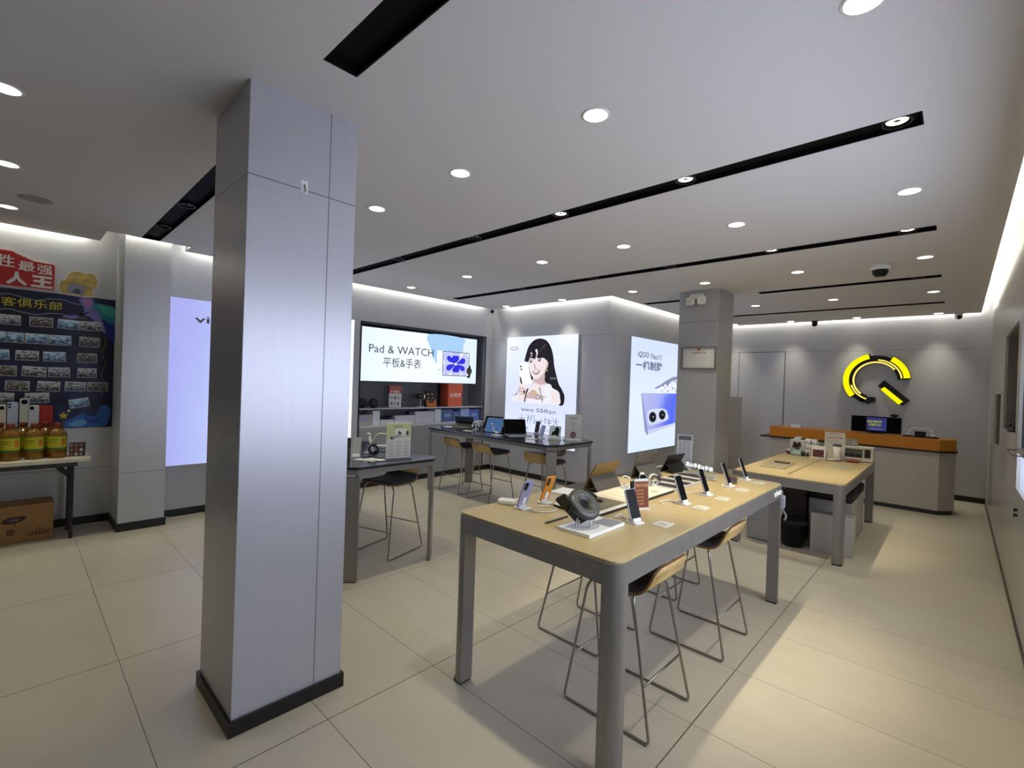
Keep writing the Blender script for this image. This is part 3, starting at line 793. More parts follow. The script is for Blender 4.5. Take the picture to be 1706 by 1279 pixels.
b = MB(); b.prism([(-.907, 1.725), (-.958, 1.683), (-.716, 1.442), (-.662, 1.491)], -D-.022, -D-.001, 0, 'y'); b.build('bar_light', m_yel, t)
# ================================================================== TABLES
m_wood = wood('pale maple top', 'b9a67a', 'b09c70', .38, 'Y', 9, .1)
m_plyedge = wood('plywood edge', '9c7448', '86603a', .45, 'Y', 14)
m_woodseat = wood('pale plywood shell', 'cdb076', 'b8975e', .42, 'Z', 8)
m_wunder = mat('brown plywood edge', '7d5a38', .45)
m_seatpad = mat('charcoal seat pad', '3b3b42', .75)
m_dtop = mat('dark glossy table top', '2c2f37', .16, coat=.3)
m_dedge = mat('dark table edge', '101217', .3)

def rounded_table(name, label, x0, x1, y0, y1, h, apron, leg, lit=None, seam=None):
    cx, cy = (x0+x1)/2, (y0+y1)/2; hx, hy = (x1-x0)/2, (y1-y0)/2
    t = thing(name, label, 'table', (cx, cy, 0))
    b = MB(); r = .055
    b.prism(rrect(-hx+.006, hx-.006, -hy+.006, hy-.006, r-.004, 8), h-.012, h, 0, 'z', True)
    o = b.build('tabletop', m_wood, t, .002)
    if seam is not None:
        b = MB(); b.box(seam-cx-.006, seam-cx+.006, -hy+.2, hy-.25, h-.0005, h+.0008); b.build('cable_slot', m_dgrey, o)
    b = MB(); th = .022
    out = rrect(-hx, hx, -hy, hy, r, 8); inn = rrect(-hx+th, hx-th, -hy+th, hy-th, r-th, 8); n = len(out)
    V = [(p[0], p[1], h-apron) for p in out]+[(p[0], p[1], h-.012) for p in out]+[(p[0], p[1], h-apron) for p in inn]+[(p[0], p[1], h-.012) for p in inn]
    F = []
    for i in range(n):
        j = (i+1) % n
        F += [(i, j, n+j, n+i), (2*n+j, 2*n+i, 3*n+i, 3*n+j), (i, 2*n+i, 2*n+j, j), (n+i, n+j, 3*n+j, 3*n+i)]
    b.add(V, F, 0, True)
    o = b.build('apron', m_alu, t)
    m = o.modifiers.new('edge', 'EDGE_SPLIT'); m.split_angle = R(40)
    for sx in (-1, 1):
        for sy in (-1, 1):
            b = MB(); ax, ay = sx*hx, sy*hy; L = leg
            # quarter-round outer corner, square inner edges
            pts = []
            for k in range(9):
                a = R(90*k/8); pts.append((ax-sx*r+sx*r*math.cos(a), ay-sy*r+sy*r*math.sin(a)))
            pts += [(ax-sx*L, ay), (ax-sx*L, ay-sy*L), (ax, ay-sy*L)]
            b.prism(pts, .012, h-apron, 0, 'z', True)
            o = b.build('leg', m_alu, t); m = o.modifiers.new('edge', 'EDGE_SPLIT'); m.split_angle = R(40)
            b = MB(); b.prism([(ax-sx*(L-.004), ay-sy*.004), (ax-sx*.02, ay-sy*.004), (ax-sx*.004, ay-sy*.02), (ax-sx*.004, ay-sy*(L-.004)), (ax-sx*(L-.004), ay-sy*(L-.004))], 0, .0125)
            b.build('foot_pad', m_blk, o)
    return t
T1 = rounded_table('display_table', 'long pale wood display table in front, edge lettering lit at its far end', -1.93, -.945, 1.645, 4.04, .9, .098, .078)
t1c = ((-1.93-.945)/2, (1.645+4.04)/2)
b = MB()
V, F = text_mesh('vivo', .012)
b.M = Matrix.Translation((-.945-t1c[0]+.0015, 0, 0)) @ Matrix.Rotation(R(90), 4, 'Z')
txt(b, 'vivo', 3.79-t1c[1], 3.975-t1c[1], .827, .875, 0, 0, .004)
b.build('lettering', glow('lit white lettering', 'ffffff', 1.3), T1)
T2 = rounded_table('desk', 'lower pale wood desk with a dark cable slot before the orange counter', -1.725, -.735, 5.27, 7.46, .752, .1, .085, seam=-1.245)

def chamfer_table(name, label, x0, x1, y0, y1, h):
    cx, cy = (x0+x1)/2, (y0+y1)/2; hx, hy = (x1-x0)/2, (y1-y0)/2; c = .085
    t = thing(name, label, 'table', (cx, cy, 0))
    def oct_(d): return [(-hx+c+d*.41, -hy+d), (hx-c-d*.41, -hy+d), (hx-d, -hy+c+d*.41), (hx-d, hy-c-d*.41), (hx-c-d*.41, hy-d), (-hx+c+d*.41, hy-d), (-hx+d, hy-c-d*.41), (-hx+d, -hy+c+d*.41)]
    b = MB(); b.prism(oct_(0), h-.012, h); o = b.build('tabletop', m_dtop, t, .0015)
    b = MB(); b.prism(oct_(.004), h-.022, h-.012); b.build('edge_band', m_dedge, o)
    b = MB(); b.prism(oct_(.02), h-.066, h-.022); b.build('apron', mat('mid grey apron', '7d7a76', .4, .3), t)
    for sx in (-1, 1):
        for sy in (-1, 1):
            b = MB(); b.M = Matrix.Translation((sx*(hx-c/2-.012), sy*(hy-c/2-.012), 0)) @ Matrix.Rotation(math.atan2(sy, sx), 4, 'Z')
            b.box(-.024, .004, -.062, .062, .008, h-.08); b.box(-.02, .0, -.056, .056, 0, .009, 1)
            b.build('leg', [m_alu, m_blk], t, .003)
    return t
TL = chamfer_table('accessory_table', 'dark-topped table half hidden behind the near column', -5.70, -3.335, 1.765, 2.655, .9)
TB = chamfer_table('tablet_table', 'dark-topped table with tablets between the wide niche and portrait light box', -5.63, -3.262, 4.14, 5.03, .9)

# ================================================================== STOOLS (modelled facing local -y)
def make_stool():
    t = thing('bar_stool', 'x', 'stool', (0, 0, 0), 0, 'bar stools with bent plywood shells')
    # plywood shell: profile in (y,z), extruded along x with a rounded back
    P = ospline([(-.19, .652), (-.10, .640), (.04, .636), (.12, .642), (.165, .668), (.19, .715), (.215, .775)], 6)
    T = .011; N = []
    for i, p in enumerate(P):
        a = Vector(P[max(i-1, 0)]); c = Vector(P[min(i+1, len(P)-1)]); d = (c-a).normalized(); N.append((-d.y, d.x))
    def half(i):
        z = P[i][1]; y = P[i][0]
        w = .19 if z < .66 else .19-.016*min(1, (z-.66)/.05)
        if z > .735: w -= .045*((z-.735)/.04)**2
        if y < -.15: w -= .03*((-.15-y)/.04)**2
        return w
    V = []; F = []; k = len(P)
    for i, p in enumerate(P):
        w = half(i); n = N[i]
        V += [(-w, p[0]-n[0]*T, p[1]-n[1]*T), (w, p[0]-n[0]*T, p[1]-n[1]*T), (w, p[0], p[1]), (-w, p[0], p[1])]
    mi = []
    b = MB()
    for i in range(k-1):
        a, c = 4*i, 4*(i+1)
        b.add([], [], 0)
    b.v = V; F = []; M = []
    for i in range(k-1):
        a, c = 4*i, 4*(i+1)
        for (p, q, m) in ((0, 1, 0), (1, 2, 1), (2, 3, 0), (3, 0, 1)):
            F.append((a+p, a+q, c+q, c+p)); M.append(m)
    F.append((0, 3, 2, 1)); M.append(1); F.append((4*k-4, 4*k-3, 4*k-2, 4*k-1)); M.append(1)
    b.f = F; b.m = M; b.sm = [m == 0 for m in M]
    b.build('seat_shell', [m_woodseat, m_wunder], t)
    # seat pad
    V = []; q = [i for i in range(k) if P[i][1] < .70]; b = MB()
    for i in q:
        w = half(i)-.004; n = N[i]; p = P[i]; e = .018
        V += [(-w, p[0]+n[0]*.001, p[1]+n[1]*.001), (w, p[0]+n[0]*.001, p[1]+n[1]*.001), (w-.012, p[0]+n[0]*e, p[1]+n[1]*e), (-w+.012, p[0]+n[0]*e, p[1]+n[1]*e)]
    F = []
    for i in range(len(q)-1):
        a, c = 4*i, 4*(i+1)
        for (x, y) in ((0, 1), (1, 2), (2, 3), (3, 0)): F.append((a+x, a+y, c+y, c+x))
    F.append((0, 3, 2, 1)); F.append((4*len(q)-4, 4*len(q)-3, 4*len(q)-2, 4*len(q)-1))
    b.add(V, F, 0, True); b.build('seat_pad', m_seatpad, t)
    r = .0068
    for s in (-1, 1):
        b = MB()
        b.tube(fillet([(s*.13, -.12, .632), (s*.175, -.14, .60), (s*.215, -.235, r), (s*.215, .235, r), (s*.17, .11, .60), (s*.12, .09, .630)], .03, 6), r, 10)
        b.build('leg_loop', m_steel, t)
        b = MB(); b.cyl((s*.215, -.16, .0), (s*.215, -.12, .0), .0085, n=8); b.cyl((s*.215, .12, .0), (s*.215, .16, .0), .0085, n=8)
        b.M = Matrix()
    f = .235
    b = MB(); b.tube([(-.199, .186, .235), (.199, .186, .235)], r*.85, 8); b.build('foot_rail', m_steel, t)
    b = MB(); b.tube([(-.203, -.198, .235), (.203, -.198, .235)], r*.85, 8); b.build('foot_rail', m_steel, t)
    b = MB(); b.tube([(-.13, -.12, .632), (.13, -.12, .632)], r, 8); b.tube([(-.12, .09, .630), (.12, .09, .630)], r, 8); b.build('seat_bar', m_steel, t)
    return t
st = make_stool()
STOOLS = [(-1.187, 2.185, -90, 'bar stool tucked under the right side of the near table, beside its front leg'),
          (-1.187, 3.10, -90, 'second bar stool on the right side of the near table'),
          (-1.72, 2.61, 90, 'bar stool on the left side of the near table, behind its front leg'),
          (-1.72, 3.655, 90, 'farther bar stool on the left side of the near table'),
          (-3.83, 2.44, 16, 'bar stool behind the dark table hidden by the near column'),
          (-5.23, 4.52, 180, 'bar stool at the left end of the tablet table'),
          (-4.58, 4.49, 180, 'bar stool in the middle of the tablet table'),
          (-3.62, 4.47, 180, 'bar stool at the right end of the tablet table, by its wide leg'),
          (-4.02, 4.99, 0, 'bar stool on the wall side of the tablet table, mostly hidden')]
for i, (x, y, a, lab) in enumerate(STOOLS):
    if i == 0: st.location = (x, y, 0); st.rotation_euler = (0, 0, R(a)); st['label'] = lab
    else: dup(st, (x, y, 0), a, lab)

# ================================================================== COUNTER
t = thing('service_counter', 'grey service counter with an orange band under the yellow emblem', 'counter', (0, 0, 0))
body = [(-2.225, 8.575), (-.165, 8.575), (-.005, 8.76), (-.005, 9.15), (-2.225, 9.15)]
b = MB(); b.prism([(-2.20, 8.605), (-.18, 8.605), (-.03, 8.775), (-.03, 9.12), (-2.20, 9.12)], 0, .06); b.build('plinth', m_dgrey, t)
b = MB(); b.prism(body, .06, .838); b.build('body', mat('grey counter front', 'b9b4ae', .42, .1, brush=(60, .02)), t, .002)
b = MB(); b.prism([(-2.375, 8.55), (-.155, 8.55), (.012, 8.745), (.012, 9.17), (-2.375, 9.17)], .838, .862); b.build('ledge', mat('dark brown ledge', '2a1c16', .35), t, .002)
m_or = mat('orange laminate', 'c27a1e', .4)
b = MB(); b.prism([(-2.24, 8.565), (-.165, 8.565), (-.002, 8.755), (-.002, 9.10), (-2.24, 9.10)], .862, 1.015); b.build('orange_band', m_or, t, .003)

# things on the counter (top at 1.015)
ZC = 1.0155
t = thing('monitor', 'black monitor on the orange counter showing yellow lettering on blue', 'monitor', (-.888, 8.87, ZC), -2)
b = MB(); b.box(-.30, .30, -.015, .015, .012, .252); b.build('screen_case', m_blk, t, .003)
b = MB(); b.box(-.29, .29, -.017, -.0145, .022, .244); b.build('screen', m_screen, t)
b = MB(); b.box(-.11, .13, -.0185, -.0168, .04, .235); o = b.build('lit_picture', ramp_glow('screen blue', [(0, '06081c'), (.3, '142a86'), (.55, '0c1648'), (1, '1a2f8c')], 'X', -.16, .16, .5, noise=.25, second=('Z', .6)), t)
b = MB(); txt(b, '酷爽暑假季', -.098, .075, .155, .195, -.0192, 0, .01); b.build('lettering', glow('screen yellow', 'c9cf3a', .6), t)
b = MB(); txt(b, '优惠享不停', -.08, .065, .105, .145, -.0192, 0, .01); b.build('lettering', glow('screen yellow', 'c9cf3a', .6), t)
b = MB(); txt(b, '全场手机特价', -.075, .09, .055, .078, -.0192, 0, 0); b.build('lettering', glow('screen white', 'b8c0d0', .5), t)
b = MB(); b.prism(rrect(-.10, .10, -.07, .07, .02), 0, .008); b.build('stand_foot', m_blk, t)
b = MB(); b.box(-.03, .03, .012, .03, .0, .10); b.build('stand_neck', m_blk, t)
t = thing('webcam', 'small black webcam clipped on top of the counter monitor', 'webcam', (-.672, 8.86, ZC+.253), -2)
b = MB(); b.prism(rrect(-.047, .047, .008, .046, .015), -.03, .02, 0, 'y'); b.build('body', m_blk, t); b = MB(); b.box(-.02, .02, -.02, .03, 0, .01); b.build('clip', m_blk, t)
b = MB(); b.cyl((0, -.033, .027), (0, -.0295, .027), .013, n=14); b.build('lens', m_lens, t)
t = thing('desk_phone', 'white device with arched handle and dark display on the orange counter', 'telephone', (-.375, 8.76, ZC), -3)
b = MB(); b.prism(rrect(-.19, .19, -.07, .07, .03), 0, .018); b.build('base', mat('dark brown tray', '2b1a18', .4), t, .002)
b = MB(); b.tube(fillet([(-.125, .01, .018), (-.11, .01, .12), (.11, .01, .12), (.125, .01, .018)], .06, 8), .013, 10); b.build('handle', m_white, t)
b = MB(); b.prism([(-.04, .018), (.04, .018), (.03, .088), (-.03, .088)][::-1], -.02, .015, 0, 'y') if False else b.box(-.06, .06, -.015, .015, .018, .085); b.build('display', m_blk, t, .004)
b = MB(); b.ball((-.13, -.015, .034), .03, 1, 1, .6); b.build('side_knob', m_white, t); b = MB(); b.ball((.135, -.015, .034), .034, 1, 1, .6); b.build('side_knob', m_white, t)
t = thing('price_card', 'small white card standing at the left end of the orange counter', 'card', (-1.905, 8.75, ZC), 0)
b = MB(); b.prism([(-.02, 0), (.03, 0), (.002, .055)], -.07, .07, 0, 'x'); b.build('card', m_white, t)
b = MB()
for i in range(3):
    for k in range(3): b.box(-.055+k*.04, -.055+k*.04+.022, -.0125+.008*i, -.0115+.008*i, .012+.014*i, .017+.014*i)
b.M = Matrix(); b.build('print', m_dgrey, t)

# ================================================================== UNDER THE DESK
m_gbox = mat('grey box paint', 'a9a6a2', .5)
t = thing('pedestal_cabinet', 'grey pedestal cabinet under the left end of the lower desk', 'cabinet', (-1.525, 5.74, 0))
b = MB(); b.box(-.11, .11, -.22, .22, .01, .60); b.build('carcass', m_gbox, t, .002)
for k in range(3):
    b = MB(); b.box(-.105, .105, -.228, -.221, .02+k*.19, .20+k*.19); b.build('drawer', mat('grey drawer front', '9b9996', .5), t, .002)
t = thing('side_crate', 'dark brown open crate under the desk behind the waste bin', 'crate', (-1.24, 6.05, 0))
b = MB(); b.box(-.14, .075, -.17, .17, .0, .5); b.build('box', mat('dark brown board', '352a27', .6), t, .003)
b = MB(); b.box(-.145, .08, -.175, .175, .5, .512); b.build('rim', mat('dark rim', '4a4743', .5), t)
t = thing('waste_bin', 'round black waste bin on the floor under the lower desk', 'bin', (-1.215, 5.63, 0))
b = MB(); b.lathe([(.098, 0), (.12, .265), (.126, .268), (.126, .275), (.114, .275), (.094, .01), (.0, .01)], 28); b.build('bucket', m_blk, t)
b = MB(); b.lathe([(.1255, .268), (.129, .262), (.128, .235), (.122, .23)], 28); b.build('bag_edge', m_blkm, t)
t = thing('storage_box', 'plain pale grey box on the floor behind the desk front leg', 'box', (-.885, 5.70, 0))
b = MB(); b.box(-.175, .175, -.085, .085, 0, .38); b.build('box', mat('pale grey box', 'bdbab4', .55), t, .003)
b = MB(); b.box(-.172, .172, -.03, .03, .38, .383); b.build('lid_flap', m_grey, t)
def cube_stool(x, y, label):
    t = thing('cube_stool', label, 'stool', (x, y, 0), 0, 'grey cube stools at the lower desk')
    b = MB(); b.box(-.19, .19, -.2, .2, 0, .46); b.build('cube', m_gbox, t, .004)
    b = MB(); b.box(-.195, .195, -.205, .205, .462, .56); b.build('cushion', mat('dark brown cushion', '2a2422', .8), t, .03, 4)
    return t
cube_stool(-.955, 6.15, 'grey cube stool with dark cushion behind the pale box')
cube_stool(-.965, 6.70, 'farther grey cube stool by the right far desk leg')
t = thing('wall_adapter', 'white cable box hanging below the far right corner of the near table', 'adapter', (-.97, 4.13, .66))
b = MB(); b.prism(rrect(-.016, .016, .03, .13, .010), -.012, .012, 0, 'y'); b.build('body', m_lgrey, t)
b = MB(); b.tube(ospline([(0, 0, .03), (.01, .01, 0), (.025, .01, -.03), (.012, .01, -.06)], 6), .008, 8); b.build('cord', m_grey, t)
b = MB(); b.box(-.012, .012, -.10, -.01, .10, .118); b.build('bracket', m_grey, t)
t = thing('panel_board', 'beige board standing before the grey door, right of the far column', 'board', (-3.28, 9.6, 0), 0)
b = MB(); b.box(-.27, .27, -.012, .012, .05, 1.455); b.build('panel', mat('beige board', 'a59d90', .6), t, .002)
b = MB(); b.box(-.25, -.19, -.12, .12, 0, .05); b.build('foot', m_grey, t); b = MB(); b.box(.19, .25, -.12, .12, 0, .05); b.build('foot', m_grey, t)

# far column fittings
t = thing('emergency_light', 'white twin-head emergency light high on the far column', 'light', (-2.545, 6.2, 2.74), 0)
b = MB(); b.box(-.09, .09, -.03, 0, .03, .10); b.build('housing', m_white, t, .006)
for s in (-1, 1):
    b = MB(); b.M = Matrix.Translation((s*.075, -.045, .0)) @ Matrix.Rotation(R(20*s), 4, 'Z'); b.prism(rrect(-.055, .055, -.05, .06, .035), -.03, .03, 0, 'y'); o = b.build('lamp_head', mat('cream plastic', 'e3dfd2', .45), t, .008)
    b = MB(); b.M = Matrix.Translation((s*.075, -.045, .0)) @ Matrix.Rotation(R(20*s), 4, 'Z'); b.cyl((0, -.034, 0), (0, -.029, 0), .035, n=18); b.build('lens', mat('frosted lens', 'd8d4c4', .3), o)
t = thing('framed_licence', 'framed white licence with a round orange seal on the far column', 'picture', (-2.50, 6.2, 1.845), 0)
b = MB(); w, h = .228, .30; f = .022
b.box(-w, w, -.02, 0, 0, f); b.box(-w, w, -.02, 0, h-f, h); b.box(-w, -w+f, -.02, 0, f, h-f); b.box(w-f, w, -.02, 0, f, h-f); b.build('frame', mat('grey gilt frame', '8b8779', .35, .5), t, .003)
b = MB(); b.box(-w+f, w-f, -.008, -.002, f, h-f); b.build('paper', mat('licence paper', 'd2cfc6', .5), t)
b = MB(); y = -.0085
b.prism(arcband(0, h-.035, 0.0001, .022, 0, 360, 20), y, y+.0004, 1, 'y')
bx = .175
for (x0, x1, z0, z1) in ((-bx, bx, .040, .042), (-bx, bx, h-.045, h-.043), (-bx, -bx+.002, .042, h-.045), (bx-.002, bx, .042, h-.045)): b.box(x0, x1, y, y+.0005, z0, z1, 0)
txt(b, '食品经营许可证', -.10, .10, .205, .23, y-.0006, 0, .01)
for k in range(5): b.box(-.15, -.02+.01*(k % 3), y, y+.0005, .17-k*.025, .173-k*.025, 2); b.box(.01, .13-.02*(k % 2), y, y+.0005, .17-k*.025, .173-k*.025, 2)
b.build('print', [mat('licence ink', '6b675e', .6), mat('orange seal', 'c4782c', .5), mat('licence pale ink', 'a3a097', .6)], t)
# ================================================================== THINGS ON THE NEAR DISPLAY TABLE (top at 0.9)
ZT = .9005
def tilted(th, loc=(0, 0, 0)): return Matrix.Translation(loc) @ Matrix.Rotation(-R(th), 4, 'X')
m_cable = mat('white cable', 'dedbd2', .5)
m_stand = mat('white stand', 'dfdfdc', .4)
def phone(name, label, loc, rz, body, back_lens=2, tilt=12, w=.0745, h=.16, group='phones on stands along the near table', cable=True, screen=None):
    t = thing(name, label, 'phone', loc, rz, group)
    b = MB(); b.M = tilted(tilt, (0, 0, .012)); b.prism(rrect(-w/2, w/2, 0, h, .009), -.0042, .0042, 0, 'y'); o = b.build('body', body, t, .0012)
    b = MB(); b.M = tilted(tilt, (0, 0, .012)); b.prism(rrect(-w/2+.002, w/2-.002, .002, h-.002, .008), -.0049, -.0041, 0, 'y'); b.build('screen', screen or m_screen, t)
    b = MB(); b.M = tilted(tilt, (0, 0, .012))
    if back_lens:
        b.prism(rrect(w/2-.034, w/2-.006, h-.056, h-.008, .012), .0042, .0062, 0, 'y')
        for k in range(2): b.cyl((w/2-.02, .006, h-.02-.024*k), (w/2-.02, .0078, h-.02-.024*k), .0105, n=16)
        b.build('camera_bump', m_lens, o)
    b = MB(); b.M = tilted(tilt, (0, 0, .012)); b.box(-.028, .028, -.009, .009, -.006, .012)
    b.M = Matrix(); b.prism(rrect(-.035, .035, -.03, .05, .012), 0, .008); b.build('stand', m_stand, t, .002)
    b = MB(); b.M = tilted(tilt, (0, 0, .012)); b.box(-.014, .014, .0043, .010, .02, .06); b.build('sensor_tag', m_white, t, .002)
    return t
lav = mat('lavender phone back', '9a9cc4', .3, .2); ora = mat('orange phone back', 'd68a2e', .35, .2)
phone('display_phone', 'lavender phone with its back to us, leaning on a stand at the table left edge', (-1.745, 1.955, ZT), -90, lav, tilt=20)
phone('display_phone', 'orange phone with its back to us, on a stand behind the lavender phone', (-1.745, 2.15, ZT), -90, ora, tilt=20)
gunm = mat('silver phone side', 'b4b6ba', .3, .6)
for (y, rzz, lab) in ((2.205, 78, 'dark-screened phone on stand before the orange price sheet'), (2.79, 86, 'dark-screened phone on stand, second along the right table edge'),
                 (3.145, 92, 'dark-screened phone on stand, third along the right table edge'), (3.56, 95, 'dark-screened phone on stand in front of the clear lettered panel'),
                 (3.93, 95, 'dark-screened phone on stand at the far end of the near table')):
    phone('display_phone', lab, (-1.178, y, ZT), rzz, gunm, tilt=20)
def plate(x, y, label):
    t = thing('price_plate', label, 'price tag', (x, y, ZT), 90, 'clear price plates beside the phones')
    b = MB(); b.prism(rrect(-.05, .05, -.038, .038, .004), 0, .004); b.build('acrylic_slab', mat('frosted acrylic', 'd9d8cc', .15), t, .001)
    b = MB(); b.box(-.042, .042, -.03, .03, .004, .0045); b.build('price_slip', mat('price slip', 'cfcabb', .5), t)
    b = MB()
    for k in range(3): b.box(-.035, .02-.01*k, .012-.018*k, .016-.018*k, .0045, .0048)
    b.build('print', m_dgrey, t)
for (y, lab) in ((2.29, 'clear price plate lying by the phone with the orange sheet behind'), (2.775, 'clear price plate lying by the second phone of the right edge'), (3.115, 'clear price plate lying by the third phone of the right edge'),
                 (3.50, 'clear price plate lying by the phone before the lettered panel'), (3.885, 'clear price plate lying by the last phone at the far table end')):
    plate(-1.075, y, lab)
def loop(pts, label):
    b = MB(); b.tube(ospline([(p[0], p[1], ZT+.0042) for p in pts], 8), .0036, 8)
    return tag(b.build('cable', m_cable, None), label, 'cable', 'loose white cables on the near table')
loop([(-1.71, 1.955), (-1.63, 1.96), (-1.585, 2.02), (-1.60, 2.09), (-1.66, 2.10), (-1.70, 2.05)], 'white cable looped on the table right of the lavender phone')
loop([(-1.71, 2.15), (-1.66, 2.17), (-1.68, 2.25), (-1.67, 2.32)], 'white cable running from the orange phone towards the tablets')
loop([(-1.22, 2.205), (-1.27, 2.24), (-1.30, 2.20), (-1.31, 2.28)], 'white cable behind the phone with the orange sheet')
loop([(-1.22, 2.79), (-1.27, 2.78), (-1.30, 2.72), (-1.26, 2.67)], 'white cable curled behind the second phone of the right edge')
loop([(-1.22, 3.145), (-1.27, 3.13), (-1.30, 3.06), (-1.27, 3.02)], 'white cable curled behind the third phone of the right edge')
t = thing('security_puck', 'white rounded alarm puck lying left of the lavender phone', 'device', (-1.868, 1.965, ZT), 20)
b = MB(); b.prism(rrect(-.05, .05, -.032, .032, .02), 0, .026); b.build('housing', m_white, t, .008)
b = MB(); b.tube(ospline([(.05, 0, .01), (.09, -.01, .005), (.12, -.03, .0045)], 6), .0035, 6); b.build('cord', m_cable, t)
t = thing('white_pad', 'white square pad lying behind the orange phone', 'pad', (-1.835, 2.47, ZT), 8)
b = MB(); b.prism(rrect(-.055, .055, -.085, .085, .008), 0, .008); b.build('pad', m_white, t, .002)
t = thing('stylus', 'thin black bar lying on the table left of the white tray', 'stylus', (-1.474, 1.935, ZT))
b = MB(); b.box(-.006, .006, -.09, .085, 0, .006); b.build('barrel', m_blk, t, .001); b = MB(); b.prism([(-.006, -.09), (.006, -.09), (0, -.105)], .0005, .005); b.build('tip', m_dgrey, t)

# tray with headset
t = thing('display_tray', 'white tray under the dark headset at the near end of the table', 'tray', (-1.285, 1.965, ZT))
b = MB(); b.prism(rrect(-.09, .09, -.155, .155, .006), 0, .010); b.build('tray_plate', m_white, t, .002)
b = MB(); e = .006
b.box(-.09, .09, -.155, -.155+e, .010, .016); b.box(-.09, .09, .155-e, .155, .010, .016); b.box(-.09, -.09+e, -.149, .149, .010, .016); b.box(.09-e, .09, -.149, .149, .010, .016)
b.build('rim', m_white, t)
b = MB(); b.box(-.03, .078, .045, .146, .010, .0112); b.build('grey_inlay', m_grey, t)
t = thing('headset', 'dark grey headset with ring strap leaning on the white tray', 'headset', (-1.30, 1.93, ZT+.0115))
m_hs = mat('olive grey headset plastic', '33322e', .42, coat=.1); m_hs2 = mat('smoky visor', '54544f', .35, coat=.15)
def frame(c, d1, nn):
    d1 = Vector(d1).normalized(); nn = Vector(nn).normalized(); d2 = nn.cross(d1)
    return Matrix.Translation((.006, .008, 0)) @ Matrix.Rotation(R(43.4), 4, 'Z') @ Matrix.Translation(c) @ Matrix(((d1.x, d2.x, nn.x, 0), (d1.y, d2.y, nn.y, 0), (d1.z, d2.z, nn.z, 0), (0, 0, 0, 1)))
HM = frame((-.018, 0, .107), (.80, 0, -.46), (.42, -.55, .73)); HP = frame((-.082, -.012, .082), (.707, 0, -.707), (-.45, -.78, -.45))
b = MB(); b.M = HP; b.prism(rrect(-.085, .085, -.036, .036, .012), -.006, .006); b.build('front_plate', m_blk, t, .002)
b = MB(); b.M = HM
b.lathe([(.020, -.006), (.030, -.018), (.050, -.028), (.070, -.027), (.082, -.016), (.085, 0), (.080, .008), (.064, .012), (.040, .010), (.026, .002), (.020, -.006)], 40, caps=False); b.build('ring_strap', m_hs, t)
b = MB(); b.M = HM; b.lathe([(.042, .0105), (.046, .0135), (.064, .0155), (.074, .0115), (.076, .009)], 40, caps=False); b.build('ring_face', m_hs2, t)
b = MB(); b.M = HM; b.cyl((0, 0, -.022), (0, 0, -.004), .022, n=24); b.build('hub', m_blk, t)
b = MB(); b.M = HM; b.prism(rrect(-.025, .055, .050, .095, .01), -.030, .010); b.build('battery_box', m_blk, t, .005)
b = MB(); b.M = HM; b.tube([(-.05, -.055, -.02), (-.06, -.06, -.045)], .012, 8); b.build('arm_joint', m_blk, t)
for (x, y, z) in ((-.02, -.03, .055), (.03, -.01, .045), (.015, .05, .06), (-.02, -.05, .045)):
    b = MB(); b.cyl((x, y, 0), (x+.004, y+.005, z), .004, n=8); b.build('support_pin', mat('clear pin', 'c9ccc6', .15), t)

# tablets with folding stands
def tablet(name, label, loc, rz, w, h, lean, shell, flap, deck=None, screen=None, foot=.12, group='tablets in folding stands'):
    t = thing(name, label, 'tablet', loc, rz, group)
    b = MB(); b.M = tilted(lean, (0, 0, .006)); b.prism(rrect(-w/2, w/2, 0, h, .008), -.004, .004, 0, 'y'); b.build('tablet_body', shell, t, .0012)
    b = MB(); b.M = tilted(lean, (0, 0, .006)); b.prism(rrect(-w/2+.004, w/2-.004, .004, h-.004, .006), -.0047, -.0039, 0, 'y'); b.build('screen', screen or m_screen, t)
    hy, hz = .5*h*math.sin(R(lean))+.006, .5*h*math.cos(R(lean))+.006
    b = MB(); d = Vector((0, foot-hy, -hz)).normalized(); n = Vector((0, -d.z, d.y))*.0025
    V = []
    for x in (-w/2+.002, w/2-.002):
        for (p, s) in (((hy, hz), 1), ((hy, hz), -1), ((foot, .003), -1), ((foot, .003), 1)): V.append((x, p[0]+n.y*s, p[1]+n.z*s))
    b.add(V, [(0, 1, 2, 3), (7, 6, 5, 4), (0, 4, 5, 1), (1, 5, 6, 2), (2, 6, 7, 3), (3, 7, 4, 0)]); b.build('stand_flap', flap, t)
    if deck:
        b = MB(); b.prism(rrect(-w/2, w/2, -deck, -.006, .008), 0, .006); o = b.build('keyboard', flap, t, .001)
        b = MB()
        for r_ in range(4):
            for c in range(11): b.box(-w/2+.014+c*(w-.028)/11, -w/2+.014+(c+.86)*(w-.028)/11, -deck+.012+r_*(deck-.03)/4, -deck+.012+(r_+.84)*(deck-.03)/4, .006, .0072)
        b.build('keys', m_dgrey, o)
    return t
cop = mat('copper tablet back', '705a2e', .4, .3); fl1 = mat('grey folio flap', '4d4a45', .5)
tablet('display_tablet', 'copper-backed tablet in a grey folding stand on the near table', (-1.775, 2.735, ZT), -90, .30, .208, 29, cop, fl1, .15)
tablet('display_tablet', 'grey-backed tablet with pale rim in a folding stand, behind the copper one', (-1.784, 3.36, ZT), -90, .29, .205, 20, mat('warm grey tablet back', '6f6a62', .35, .5), fl1, .14)
tablet('display_tablet', 'black tablet in a folding stand at the far end of the near table', (-1.755, 3.81, ZT), -96, .25, .155, 28, m_blk, m_blk, .12, foot=.11)

